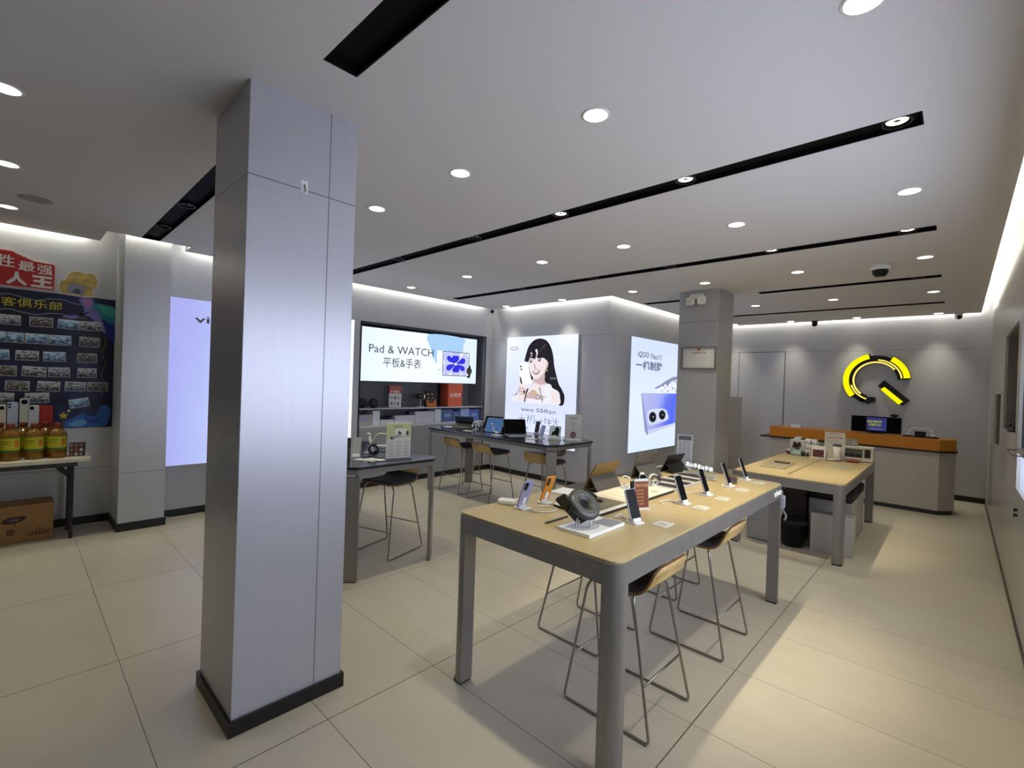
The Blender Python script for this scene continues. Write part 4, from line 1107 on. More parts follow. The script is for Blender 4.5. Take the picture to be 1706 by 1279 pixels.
# trays with watches
t = thing('lit_display_tray', 'long cream display tray with watches in the middle of the near table', 'tray', (-1.505, 2.585, ZT))
b = MB(); b.box(-.14, .145, -.47, .46, 0, .014); b.build('tray_base', m_blk, t, .001)
b = MB(); b.box(-.138, .143, -.468, .458, .014, .020); b.build('white_top', mat('cream gloss top', 'f1ead6', .2), t, .001)
b = MB(); b.box(-.10, .12, -.45, -.12, .020, .0212); b.build('speckled_mat', mat('speckled grey mat', '76705f', .8, noise=(90, .6)), t)
b = MB()
for k in range(6): b.box(-.08+.02*(k % 2), .06, -.08+k*.08, -.075+k*.08, .020, .0207)
for k in range(3): b.box(.075, .11, .0+k*.13, .06+k*.13, .020, .0206)
b.build('print', mat('pale tray print', 'b6ab92', .6), t)
t = thing('display_tray', 'dark striped tray at the far end behind the watches', 'tray', (-1.49, 3.47, ZT))
b = MB(); b.box(-.13, .125, -.38, .38, 0, .012); b.build('tray_plate', mat('pale tray', 'b9b4ac', .4), t, .001)
for k in range(4):
    b = MB(); b.box(-.115, .11, -.35+k*.17, -.26+k*.17, .012, .0145); b.build('dark_stripe', mat('dark violet pad', '2b2630', .5), t)
def watch(loc, rz, label, strap, face):
    t = thing('display_watch', label, 'watch', loc, rz, 'watches on the cream tray')
    b = MB(); b.box(-.018, .018, -.022, .022, 0, .006); b.cyl((0, 0, .004), (0, .004, .03), .007, n=10); b.build('holder', mat('clear holder', 'd6d6cf', .2), t)
    b = MB(); V = []; n = 28
    for i in range(n):
        a = 2*PI*i/n; y, z = .033*math.cos(a), .043+.037*math.sin(a); q = Vector((0, math.cos(a)/.9, math.sin(a))).normalized()
        for (x, s) in ((-.0125, 1), (.0125, 1), (.0125, -1), (-.0125, -1)): V.append((x, y+q.y*.002*s, z+q.z*.002*s))
    F = []
    for i in range(n):
        a, c = 4*i, 4*((i+1) % n)
        for (p, r_) in ((0, 1), (1, 2), (2, 3), (3, 0)): F.append((a+p, a+r_, c+r_, c+p))
    b.add(V, F, 0, True); b.build('strap', strap, t)
    b = MB(); b.M = Matrix.Translation((0, -.031, .052)) @ Matrix.Rotation(R(-20), 4, 'X'); b.cyl((0, .003, 0), (0, -.009, 0), .024, n=26); o = b.build('case', face, t, .001)
    b = MB(); b.M = Matrix.Translation((0, -.031, .052)) @ Matrix.Rotation(R(-20), 4, 'X'); b.cyl((0, -.009, 0), (0, -.0098, 0), .021, n=24); b.build('dial', m_screen, o)
wst = mat('white strap', 'ebe8dc', .5)
watch((-1.585, 2.80, ZT+.0213), 120, 'white watch on the cream tray nearest the copper tablet', wst, mat('white watch case', 'cfc9ba', .3, .3))
watch((-1.575, 3.005, ZT+.0213), 40, 'white square-strapped watch in the middle of the cream tray', wst, mat('silver watch case', 'a7a59e', .3, .6))
watch((-1.50, 3.03, ZT+.0213), 140, 'white watch with black dial at the far end of the cream tray', wst, m_blk)
t = thing('earbud_case', 'small dark case lying on the speckled mat', 'earbuds', (-1.50, 2.35, ZT+.0217), 35)
b = MB(); b.prism(rrect(-.026, .026, -.014, .014, .012), 0, .016); b.build('case', mat('dark olive case', '3a372b', .4), t, .004); b = MB(); b.box(-.027, .027, -.0145, .0145, .0095, .0102); b.build('lid_seam', m_blk, t)
t = thing('price_sheet', 'orange price sheet in a clear holder behind the first right phone', 'price tag', (-1.291, 2.478, ZT), 62)
b = MB(); b.prism(rrect(-.045, .045, -.02, .03, .004), 0, .006); b.M = tilted(6, (0, 0, .006)); b.box(-.044, .044, -.002, .002, 0, .165); b.build('acrylic_holder', mat('frosted holder', 'c9c6bd', .15), t)
b = MB(); b.M = tilted(6, (0, 0, .006)); b.box(-.042, .042, -.0032, -.002, .004, .150); b.build('sheet', mat('orange brown sheet', '6e3208', .6), t)
b = MB(); b.M = tilted(6, (0, 0, .006)); txt(b, '限时优惠', -.036, .036, .118, .138, -.0036, 0, .01)
for k in range(5): txt(b, ('¥1999', '¥2499', '¥2999', '¥3499', '¥3999')[k], -.034, .012, .018+k*.019, .029+k*.019, -.0036, 0, 0)
b.build('print', mat('pale orange print', 'c88a52', .5), t)
t = thing('price_slip_holder', 'narrow dark holder with white slip behind the orange price sheet', 'holder', (-1.36, 2.50, ZT+.0205), 70)
b = MB(); b.box(-.022, .022, -.006, .006, 0, .125); b.build('holder', mat('dark plum holder', '2c2026', .4), t, .001); b = MB(); b.box(-.003, .018, -.0068, -.0058, .02, .118); b.build('slip', m_white, t)

# clear panel with lit lettering
t = thing('lettered_panel', 'clear panel with glowing white characters near the far table end', 'sign', (-1.455, 3.71, ZT+.0155), -25)
b = MB(); b.box(-.165, .155, -.003, .003, .012, .118); b.build('clear_panel', mat('thin clear panel', 'f2f7f7', .03, trans=1.0, ior=1.08), t)
b = MB(); b.box(-.168, .158, -.012, .012, 0, .012); b.build('base', mat('clear base', 'bfc3c1', .2), t, .001)
b = MB(); txt(b, '真AI手机&手表', -.150, .14, .052, .088, -.0036, 0, .018); b.build('lettering', glow('lit panel lettering', 'f4f8ff', 1.6), t)
t = thing('price_board', 'tall grey-framed price list at the far end of the near table', 'price list', (-1.70, 3.985, ZT), 18)
b = MB(); w, h, f = .062, .285, .008
b.M = tilted(5, (0, 0, .008)); b.box(-w, w, -.004, .004, 0, f); b.box(-w, w, -.004, .004, h-f, h); b.box(-w, -w+f, -.004, .004, f, h-f); b.box(w-f, w, -.004, .004, f, h-f); b.build('frame', m_lgrey, t)
b = MB(); b.M = tilted(5, (0, 0, .008)); b.box(-w+f, w-f, -.002, .003, f, h-f); b.build('sheet', mat('grey white sheet', 'a9a9a8', .5), t)
b = MB(); b.M = tilted(5, (0, 0, .008)); b.box(-w+f, w-f, -.003, -.002, h-.045, h-f)
for k in range(12):
    for c in range(3): b.box(-.046+c*.032, -.024+c*.032, -.0026, -.0019, .02+k*.018, .024+k*.018)
b.build('print', mat('dark list print', '55555a', .5), t)
b = MB(); b.box(-.06, .06, -.03, .04, 0, .008); b.build('foot', m_lgrey, t)
t = thing('leaflet', 'pale leaflet curling up beside the grey-backed tablet', 'leaflet', (-1.80, 3.595, ZT), -90)
b = MB(); P = ospline([(-.09, .004), (-.03, .012), (.03, .035), (.07, .07)], 6)
b.prism([(p[0], p[1]) for p in P]+[(p[0], p[1]+.0015) for p in P[::-1]], -.035, .035, 0, 'y'); b.build('sheet', m_offw, t)
b = MB()
t = thing('mini_box', 'small gold and dark carton behind the phone before the lettered panel', 'box', (-1.20, 3.70, ZT), 15)
b = MB(); b.box(-.025, .025, -.018, .018, 0, .06); b.build('carton', mat('dark gold carton', '6b5a34', .4), t, .001); b = MB(); b.box(-.026, .026, -.019, -.0182, .015, .045); b.build('label_patch', mat('violet patch', '4a3d5a', .5), t)
# ================================================================== THINGS ON THE DARK TABLE BEHIND THE COLUMN
ZD = .9005
t = thing('price_board', 'green and white price board standing on the dark table beside the column', 'price list', (-3.482, 2.29, ZD), 74)
b = MB(); b.box(-.11, .11, -.03, .035, 0, .012); b.build('foot', m_blk, t)
b = MB(); b.box(-.104, .108, -.004, .004, .012, .315); b.build('clear_frame', mat('frosted frame', 'c7cac4', .2), t)
b = MB(); b.box(-.106, .106, -.0055, -.004, .018, .31); o = b.build('sheet', mat('white print sheet', 'c2c0b8', .5), t)
b = MB(); y = -.0058
b.flat([(-.106, .172), (.106, .195), (.106, .31), (-.106, .31)], y, 0)
b.flat(rrect(-.03, .07, .205, .265, .02), y-.0006, 1); b.flat([(-.07, .18), (-.055, .17), (.02, .205), (.015, .222)], y-.0012, 2); b.flat(ell(.075, .225, .012, .02), y-.0012, 3); b.flat(ell(-.06, .185, .012, .014), y-.0018, 3)
b.flat([(-.01, .22), (.0, .25), (.015, .235), (.03, .225), (.02, .215)], y-.0012, 3)
txt(b, '智能配件', -.04, .035, .272, .292, y-.0012, 4, .01)
for k in range(7): b.box(-.09, -.04, y-.0005, y, .03+k*.02, .034+k*.02, 4); b.box(-.02, .025, y-.0005, y, .03+k*.02, .034+k*.02, 4); b.box(.045, .09, y-.0005, y, .03+k*.02, .034+k*.02, 4)
b.build('print', [mat('lime print', 'a9ae7c', .5), mat('pale print', 'c9cbb9', .5), mat('grey violet print', '7f7a8c', .5), mat('dark print', '2f3130', .5), mat('print text', '6a6a5e', .5)], o)
t = thing('phone_gimbal', 'white folding gimbal with bent arms on the dark table beside the column', 'gimbal', (-3.90, 2.27, ZD), 43)
b = MB(); b.prism(rrect(-.05, .05, -.04, .04, .02), 0, .012); b.build('base', m_white, t, .003)
b = MB(); b.tube(fillet([(-.035, 0, .012), (.065, 0, .185), (.185, .03, .17)], .03, 6), .009, 10); b.build('bent_arm', m_white, t)
b = MB(); b.tube([(.02, .01, .012), (-.02, .01, .16)], .013, 12); b.ball((-.022, .01, .168), .02); b.build('handle', m_white, t)
b = MB(); b.prism(rrect(-.045, .03, .012, .07, .01), .02, .05, 0, 'y'); b.build('grip_pouch', mat('blue violet pouch', '7d8fd0', .6), t, .005)
t = thing('headphones', 'black ring-shaped headphones standing before the white gimbal', 'headphones', (-3.79, 2.235, ZD), 43)
b = MB(); b.tube([(.040*math.cos(2*PI*i/28), 0, .049+.040*math.sin(2*PI*i/28)) for i in range(28)], .0085, 10, closed=True); b.build('headband', m_blk, t)
b = MB(); b.cyl((.02, -.012, .022), (.02, .012, .022), .02, n=18); b.build('ear_cup', m_blkm, t, .004); b = MB(); b.cyl((-.02, -.01, .022), (-.02, .010, .022), .017, n=18); b.build('ear_cup', m_dgrey, t, .004)
t = thing('gift_box', 'brown and green box at the left edge of the dark table', 'box', (-4.02, 2.08, ZD), 30)
b = MB(); b.box(-.045, .045, -.03, .03, 0, .14); b.build('carton', mat('olive carton', '6f6a4a', .55), t, .002); b = MB(); b.box(-.0455, .0455, -.0305, .0305, .055, .141); b.build('sleeve', mat('dark brown sleeve', '493f36', .5), t, .001)
phone('display_phone', 'silver phone standing tilted on the dark table beside the column', (-3.80, 2.075, ZD), 55, mat('silver phone body', '9b9b9a', .35, .5), tilt=22, screen=mat('bright phone screen', 'a9a8a2', .2), group='phones on the other tables')
t = thing('leaflet_stack', 'white leaflets spread on the dark table front edge', 'leaflets', (-3.60, 2.06, ZD), 30)
for k, (x, y, a) in enumerate(((0, 0, 0), (.03, .01, 14), (.07, .03, -12))):
    b = MB(); b.M = Matrix.Translation((x, y, .0022*k)) @ Matrix.Rotation(R(a), 4, 'Z'); b.box(-.09, .09, -.045, .045, 0, .002); b.build('leaflet', m_offw if k else m_white, t)
t = thing('earbud_case', 'dark upright earbud case behind the green price board', 'earbuds', (-3.78, 2.43, ZD), 43)
b = MB(); b.prism(rrect(-.018, .018, 0, .075, .016), -.012, .012, 0, 'y'); b.build('case', m_blk, t, .004); b = MB(); b.box(-.0185, .0185, -.0125, .0125, .046, .0475); b.build('lid_seam', m_dgrey, t)
t = thing('packing_box', 'low white and green box behind the black ring headphones', 'box', (-4.02, 2.47, ZD), 43)
b = MB(); b.box(-.06, .06, -.035, .035, 0, .045); b.build('carton', m_white, t, .002); b = MB(); b.box(-.061, .061, -.036, .036, .012, .028); b.build('green_band', mat('grey green band', '8c9a86', .5), t)
t = thing('charging_pad', 'flat black pad lying under the leaflets and headphones', 'pad', (-3.70, 2.19, ZD), 40)
b = MB(); b.prism(rrect(-.10, .07, -.03, .03, .008), 0, .004); b.build('pad', m_blk, t); b = MB(); b.prism(ell(.03, 0, .02, .02, 20), .004, .0045); b.build('mark', m_grey, t)

# ================================================================== THINGS ON THE TABLET TABLE
scr_blue = glow('blue tablet screen', '4f78b0', .55)
tablet('display_tablet', 'small dark tablet folded as a tent at the left end of the tablet table', (-5.24, 4.60, ZD), 205, .29, .195, 32, mat('slate tablet back', '4a4d56', .5), m_blk, foot=.16, group='tablets on the tablet table')
tablet('display_tablet', 'dark tablet with screen away from us behind the blue screen tablet', (-4.86, 4.74, ZD), 10, .30, .20, 24, m_blk, m_blk, group='tablets on the tablet table')
tablet('display_tablet', 'tablet with lit blue screen in the middle of the tablet table', (-4.585, 4.50, ZD), 8, .28, .20, 22, m_lgrey, m_blk, screen=scr_blue, group='tablets on the tablet table')
t = thing('laptop', 'open thin laptop with dark lid on the tablet table', 'laptop', (-4.27, 4.62, ZD), 62)
b = MB(); b.prism(rrect(-.155, .155, -.21, 0, .01), .0, .009); o = b.build('keyboard_deck', mat('pale grey laptop', 'a8adb6', .35, .4), t, .002)
b = MB()
for r_ in range(4):
    for c in range(12): b.box(-.14+c*.0233, -.12+c*.0233, -.10+r_*.022, -.083+r_*.022, .009, .0098)
b.build('keys', m_dgrey, o)
b = MB(); b.M = tilted(20, (0, .004, .008)); b.prism(rrect(-.155, .155, 0, .20, .01), -.003, .003, 0, 'y'); b.build('lid', m_blk, t, .001)
b = MB(); b.M = tilted(20, (0, .004, .008)); b.prism(rrect(-.15, .15, .006, .194, .006), -.0038, -.0029, 0, 'y'); b.build('screen', m_screen, t)
t = thing('earphones', 'white earphones on a stand beside the tent-folded tablet', 'headphones', (-4.99, 4.56, ZD), 20)
b = MB(); b.prism(ell(0, 0, .045, .035, 20), 0, .006); b.cyl((0, 0, .004), (0, 0, .07), .008, n=10); b.build('stand', m_white, t)
b = MB(); b.tube(fillet([(-.05, 0, .05), (-.045, 0, .105), (.045, 0, .105), (.05, 0, .05)], .04, 6), .008, 8); b.build('headband', m_white, t)
for s in (-1, 1):
    b = MB(); b.ball((s*.05, 0, .05), .02, .7, 1, 1.1); b.build('ear_cup', m_white, t)
t = thing('headphones', 'white headphones leaning against the dark laptop lid', 'headphones', (-4.42, 4.40, ZD), 30)
b = MB(); b.tube(ospline([(-.06, 0, .13), (-.045, .0, .09), (-.03, 0, .05), (.0, 0, .02)], 6), .008, 8); b.build('headband', m_white, t); b = MB(); b.ball((.01, 0, .02), .02, 1.2, .8, .9); b.build('ear_cup', m_white, t); b = MB(); b.ball((-.06, 0, .125), .018, .8, .8, 1.1); b.build('ear_cup', m_lgrey, t)
phone('display_phone', 'phone standing before the portrait light box on the tablet table', (-4.17, 4.93, ZD), -4, m_blk, tilt=12, screen=glow('dim phone screen', '3c3542', .3), group='phones on the other tables')
phone('display_phone', 'phone with pale blue screen on the right part of the tablet table', (-3.79, 4.56, ZD), -15, m_blk, tilt=18, w=.078, screen=glow('pale phone screen', '8890b8', .5), group='phones on the other tables')
t = thing('photo_stand', 'folding phone showing a dark portrait photo at the right end of tablet table', 'phone', (-3.60, 4.60, ZD), 18)
b = MB(); b.M = tilted(14, (0, 0, .012)); b.prism(rrect(-.072, .072, 0, .16, .006), -.004, .004, 0, 'y'); b.build('body', m_blk, t, .001)
b = MB(); b.M = tilted(14, (0, 0, .012)); b.prism(rrect(-.068, .068, .004, .156, .004), -.0048, -.004, 0, 'y'); o = b.build('screen', glow('white phone screen', 'aeb6b8', .55), t)
b = MB(); b.M = tilted(14, (0, 0, .012)); b.flat(spline([(-.04, .04), (-.03, .09), (-.005, .10), (.0, .135), (.03, .15), (.055, .12), (.05, .06), (.045, .035), (.0, .05)], 4), -.0055, 0); b.build('picture', glow('dark picture', '1b1d24', .3), o)
b = MB(); b.prism(rrect(-.075, .075, -.03, .05, .01), 0, .012); b.build('stand', mat('cream stand', 'd6d2b8', .4), t, .002)
t = thing('price_board', 'tall white price board at the right corner of the tablet table', 'price list', (-3.45, 4.775, ZD), 58)
b = MB(); b.box(-.11, .11, -.03, .04, 0, .014); b.build('foot', m_white, t, .002)
b = MB(); b.box(-.105, .105, -.005, .005, .014, .32); o = b.build('board', mat('board white', 'b9b7b1', .5), t, .001)
b = MB(); y = -.0056; txt(b, '价格表', -.05, .05, .265, .285, y, 0, .01)
for k in range(6): b.box(-.03, .03-.01*(k % 2), y, y+.0005, .13+k*.02, .134+k*.02, 1)
b.flat(spline([(-.04, .07), (-.01, .11), (.03, .10), (.04, .06), (.02, .03), (-.03, .035)], 4), y, 2); b.build('print', [mat('board ink', '3a3a3e', .5), mat('board pale ink', '8e8a86', .5), mat('plum picture', '7a4a56', .5)], o)
def wpad(x, y, a, label):
    b = MB(); b.M = Matrix.Rotation(R(a), 4, 'Z'); b.prism(rrect(-.07, .07, -.045, .045, .008), 0, .005)
    o = b.build('white_pad', m_white, None, .001); o.location = (x, y, ZD); tag(o, label, 'pad', 'white price pads on the tablet table')
wpad(-5.46, 4.45, 10, 'white pad lying at the left end of the tablet table')
wpad(-4.90, 4.34, 12, 'white pad lying in front of the dark tablet on the tablet table')
wpad(-4.33, 4.33, 15, 'white pad lying in front of the laptop on the tablet table')
wpad(-3.84, 4.44, 5, 'white pad lying before the pale blue phone on the tablet table')
b = MB(); 

# ================================================================== THINGS ON THE LOWER DESK (top at 0.752)
ZS = .7525
t = thing('desk_mat', 'grey mat lying on the left half of the lower desk', 'mat', (-1.485, 6.06, ZS), 2)
b = MB(); b.prism(rrect(-.125, .125, -.31, .31, .01), 0, .006); b.build('mat', mat('taupe mat', '8f8570', .6), t, .001)
t = thing('card_reader', 'dark slim device lying on the grey desk mat', 'device', (-1.475, 6.2, ZS+.0065), 0)
b = MB(); b.prism(rrect(-.075, .075, -.03, .03, .008), 0, .016); b.build('body', mat('dark brown device', '4a4238', .4), t, .003); b = MB(); b.box(-.06, .02, -.018, .018, .016, .0165); b.build('display', m_blk, t)
t = thing('paper_sheet', 'small grey sheet lying on the right half of the lower desk', 'paper', (-.935, 6.5, ZS), 0)
b = MB(); b.prism(rrect(-.10, .10, -.16, .16, .005), 0, .002); b.build('sheet', mat('grey sheet', '9b957f', .5), t)
t = thing('label_printer', 'cream boxy printer with dark panels at the far right of lower desk', 'printer', (-.905, 7.37, ZS), 0)
cr = mat('cream plastic case', 'cfcab8', .4)
b = MB(); b.box(-.168, .165, -.075, .075, 0, .182); b.build('case', cr, t, .012, 4)
b = MB(); b.box(-.155, .055, -.0775, -.074, .045, .15); o = b.build('front_panel', mat('dark green grey panel', '3e433c', .4), t)
for k in range(2): b = MB(); b.box(-.15, .05, -.080, -.077, .100+k*.022, .107+k*.022); b.build('rib', mat('olive rib', '77786a', .4), o)
for k in range(3): b = MB(); b.box(-.145+k*.068, -.10+k*.068, -.0795, -.077, .052, .086); b.build('button_block', m_blk, o)
b = MB(); b.box(.075, .135, -.0775, -.074, .05, .155); b.build('speaker_panel', m_blk, t)
b = MB(); b.box(-.16, .15, -.082, -.072, .012, .022); b.build('slot_strip', m_white, t)
t = thing('paper_holder', 'clear box of slips on top of the cream printer', 'holder', (-.985, 7.38, ZS+.183), 0)
b = MB(); b.box(-.075, .075, -.04, .04, 0, .08); b.build('case', mat('hazy clear box', '9d9a8c', .2), t, .002)
for s in (-1, 1): b = MB(); b.prism(rrect(s*.036-.028, s*.036+.028, .014, .068, .006), -.0415, -.0395, 0, 'y'); b.build('slip', mat('grey slip', 'b0aea2', .5), t)
t = thing('desk_calendar', 'tall white notice card with red line standing on the lower desk', 'card', (-1.13, 7.22, ZS), 0)
b = MB(); b.box(-.11, .11, -.004, .004, 0, .345); b.build('card', mat('notice card', 'cfcabd', .45), t); b = MB(); b.box(-.11, .11, -.03, .05, 0, .006); b.build('foot', mat('frosted acrylic', 'd9d8cc', .15), t)
b = MB(); y = -.0046; txt(b, '温馨提示', -.06, .04, .315, .332, y, 0, .01); txt(b, '以旧换新 更优惠', -.09, .075, .262, .284, y, 1, .02)
for k in range(3): b.box(-.09, .08-.02*k, y, y+.0005, .20+k*.018, .204+k*.018, 0)
b.build('print', [mat('notice ink', '7d7c78', .5), mat('red notice ink', 'b4564a', .5)], t)
t = thing('paper_cup', 'white tall cup with violet lid on a saucer before the notice card', 'cup', (-1.08, 7.065, ZS+.0125), 0)
b = MB(); b.lathe([(.034, 0), (.042, .175), (.040, .175), (.032, .004), (0, .004)], 24); b.build('cup', m_offw, t)
b = MB(); b.lathe([(.044, .17), (.046, .178), (.046, .19), (.038, .196), (.0, .196)], 24); b.build('lid', mat('violet lid', '4d4063', .4), t)
def dish(name, x, y, r, z, label, m1, m2):
    t = thing(name, label, 'dish', (x, y, ZS), 0)
    b = MB(); b.lathe([(r*.5, 0), (r*.6, .003), (r, z), (r*.97, z+.002), (r*.55, .008), (.0, .008)], 32); b.build('dish', m1, t)
    b = MB(); b.lathe([(r*.99, z-.002), (r*1.01, z), (r*1.005, z+.003), (r*.97, z+.0035)], 32, caps=False); b.build('rim', m2, t)
dish('saucer', -1.115, 7.06, .085, .012, 'white saucer with red rim under the tall cup', m_white, mat('red rim', '9c3a28', .4))
dish('serving_tray', -.93, 7.165, .095, .022, 'dark red round tray in front of the cream printer', mat('dark red tray', '7a2c24', .35), mat('pale rim', 'cfa79c', .4))
t = thing('photo_cube', 'white framed photo block left of the tall cup', 'picture', (-1.295, 7.13, ZS), 4)
b = MB(); b.box(-.09, .09, -.04, .04, 0, .155); b.build('block', m_offw, t, .004)
b = MB(); b.box(-.05, .07, -.042, -.0398, .02, .115); b.build('photo', mat('dark red photo', '54322f', .4, noise=(60, .9)), t)
b = MB(); b.box(-.088, -.06, -.0415, -.0398, .015, .14); b.build('side_strip', mat('grey strip', '9a968a', .5), t)
t = thing('mug_rack', 'rack of stacked white cups at the back of the lower desk', 'rack', (-1.405, 7.31, ZS), 0)
b = MB(); b.box(-.075, .075, -.05, .05, 0, .008); b.box(-.075, -.07, .04, .05, .008, .2); b.box(.07, .075, .04, .05, .008, .2); b.build('rack_frame', m_white, t)
def cup(x, y, z, label):
    t = thing('cup', label, 'cup', (x, y, z), -90, 'white cups stacked on the rack')
    b = MB(); b.lathe([(.026, 0), (.034, .07), (.032, .07), (.024, .004), (0, .004)], 20); b.build('bowl', m_white, t)
    b = MB(); b.tube(ospline([(.031, 0, .055), (.05, 0, .052), (.052, 0, .025), (.029, 0, .018)], 5), .004, 6); b.build('handle', m_white, t)
for i, x in enumerate((-1.44, -1.37)):
    for k in range(3): cup(x, 7.305, ZS+.0085+k*.0705, 'white cup, %s of the %s stack on the desk rack' % (('bottom', 'middle', 'top')[k], ('left', 'right')[i]))
t = thing('coffee_jar', 'black jar group standing before the stacked white cups', 'jar', (-1.44, 7.19, ZS), 0)
b = MB(); b.cyl((-.03, 0, 0), (-.03, 0, .055), .026, n=18); b.build('jar', m_blk, t); b = MB(); b.cyl((.028, .005, 0), (.028, .005, .045), .024, n=18); b.build('jar', mat('brown black jar', '2d2220', .3), t)
t = thing('pen_holder', 'teal pot with a dark plant at the left back of the lower desk', 'pot', (-1.55, 7.22, ZS), 0)
b = MB(); b.prism(rrect(-.075, .075, -.045, .045, .02), 0, .085); b.build('pot', mat('teal ceramic', '7f9c98', .3), t, .006); b = MB(); b.box(-.04, .05, -.047, -.0445, .02, .06); b.build('white_mark', mat('pale teal mark', 'b5c6c1', .4), t)
b = MB(); rng = random.Random(3)
for k in range(26): b.ball((rng.uniform(-.045, .035), rng.uniform(-.03, .03), .105+rng.uniform(-.02, .06)), rng.uniform(.012, .02), n=8)
b.build('dark_foliage', mat('dark red green leaves', '33211f', .7, noise=(40, .8)), t)
t = thing('trinket_dish', 'small red and white bowl left of the teal pot', 'bowl', (-1.655, 7.27, ZS), 0)
b = MB(); b.lathe([(.022, 0), (.045, .05), (.043, .05), (.02, .005), (0, .005)], 22); b.build('bowl', mat('brown red bowl', '6e342a', .35), t); b = MB(); b.ball((0, 0, .052), .038, 1, 1, .35); b.build('contents', m_offw, t)
t = thing('tissue_box', 'white paper bag and box behind the teal pot on the lower desk', 'box', (-1.575, 7.39, ZS), 0)
b = MB(); b.box(-.09, .09, -.045, .045, 0, .19); b.build('box', m_offw, t, .004); b = MB(); b.prism([(-.06, .19), (.03, .19), (.05, .235), (-.03, .225)], -.03, .03, 0, 'y'); b.build('tissue', m_white, t)
# ================================================================== WIDE NICHE: THINGS ON SHELF AND CABINET TOP
ZH = 1.1425; XN = XL-.13
def speaker_ball(y, label):
    t = thing('round_speaker', label, 'speaker', (XN, y, ZH), 60, 'black round speakers on the niche shelf')
    b = MB(); b.lathe([(.035, 0), (.04, .008)], 20); b.ball((0, 0, .075), .07, 1, .85, .95, n=20); b.build('body', m_blkm, t)
    b = MB(); b.cyl((0, -.056, .075), (0, -.066, .075), .045, .04, n=24); b.build('front_grille', m_blk, t)
speaker_ball(3.53, 'black round speaker at the left end of the niche shelf, cut by the frame')
speaker_ball(3.715, 'second black round speaker on the niche shelf, beside the red and white box')
t = thing('product_box', 'red and white product box standing on the niche shelf', 'box', (XN, 4.07, ZH), 72)
b = MB(); b.box(-.095, .095, -.04, .04, 0, .33); b.build('carton', mat('white carton', 'b9b9bd', .5), t, .002)
b = MB(); b.box(-.0955, .0955, -.0405, .0405, .215, .331); b.build('red_top', mat('dull red print', '9c4a48', .5), t)
b = MB(); txt(b, '好礼相送', -.07, .06, .225, .262, -.0412, 0, .02)
for k in range(2):
    for c in range(3): b.flat(ell(-.055+c*.05, .06+k*.09, .017, .026, 12), -.0412, 1+((k+c) % 2))
b.build('print', [mat('white print', 'd9d6d4', .5), mat('dark figure print', '55535a', .5), mat('pale figure print', '8d8c92', .5)], t)
t = thing('small_gadget', 'small silver gadget with dark head right of the red and white box', 'device', (XN, 4.235, ZH), 60)
b = MB(); b.lathe([(.025, 0), (.025, .006), (.008, .01), (.008, .06)], 16); b.ball((0, 0, .078), .022, 1.3, .8, 1); b.build('body', mat('grey gadget', '6c6c72', .4), t); b = MB(); b.ball((.01, -.01, .11), .013); b.build('head', m_blk, t)
t = thing('hair_dryer', 'black and white handheld dryer on a stand on the niche shelf', 'hair dryer', (XN, 4.56, ZH), 80)
b = MB(); b.cyl((-.085, 0, .175), (.035, 0, .165), .038, .044, n=20); b.build('barrel', m_blk, t); b = MB(); b.cyl((.035, 0, .165), (.06, 0, .163), .046, .04, n=20); b.build('white_cap', m_white, t)
b = MB(); b.cyl((.0, 0, .02), (.0, 0, .14), .012, n=12); b.prism(ell(0, 0, .06, .045, 20), 0, .012); b.build('stand', m_lgrey, t)
b = MB(); b.cyl((-.087, 0, .175), (-.10, 0, .176), .026, .022, n=16); b.build('nozzle', m_dgrey, t)
t = thing('display_card', 'sloping dark and orange display card before the orange bag', 'card', (XN+.01, 4.74, ZH), 78)
b = MB(); b.prism([(-.075, 0), (.06, 0), (.045, .26), (.03, .265)], -.088, .088, 0, 'x'); b.build('stand_card', m_blk, t, .002)
b = MB(); b.M = Matrix.Translation((0, -.0755, .001)) @ Matrix.Rotation(-R(22.0), 4, 'X'); b.box(-.086, .086, -.0015, .0, .0, .13); b.build('orange_print', mat('amber print', 'b5671c', .5), t)
b = MB(); b.M = Matrix.Translation((0, -.0755, .001)) @ Matrix.Rotation(-R(22.0), 4, 'X')
for c in range(2):
    for k in range(2): b.flat(ell(-.035+c*.07, .155+k*.065, .022, .018, 12), -.0022, k)
b.flat(spline([(-.05, .11), (-.02, .15), (.0, .10), (.03, .155), (.055, .11), (.0, .06)], 4), -.0028, 2)
b.build('print', [mat('grey violet spots', '7a7486', .5), mat('tan spots', 'b58e6a', .5), mat('dark flame', '3a2420', .5)], t)
t = thing('shopping_bag', 'orange square bag with white characters on the niche shelf', 'bag', (XL-.15, 5.215, ZH), 90)
b = MB(); b.box(-.155, .155, -.10, .12, 0, .385); b.build('bag', mat('coral orange bag', 'cf5a3c', .5), t, .004)
b = MB(); txt(b, '小天才', -.125, .13, .155, .235, -.1012, 0, .03); b.build('lettering', mat('white bag print', 'f0e4e0', .5), t)
b = MB(); b.box(-.155, .155, -.13, .12, -.0, .006); b.build('base_sheet', mat('pale coral sheet', 'd99a86', .5), t)

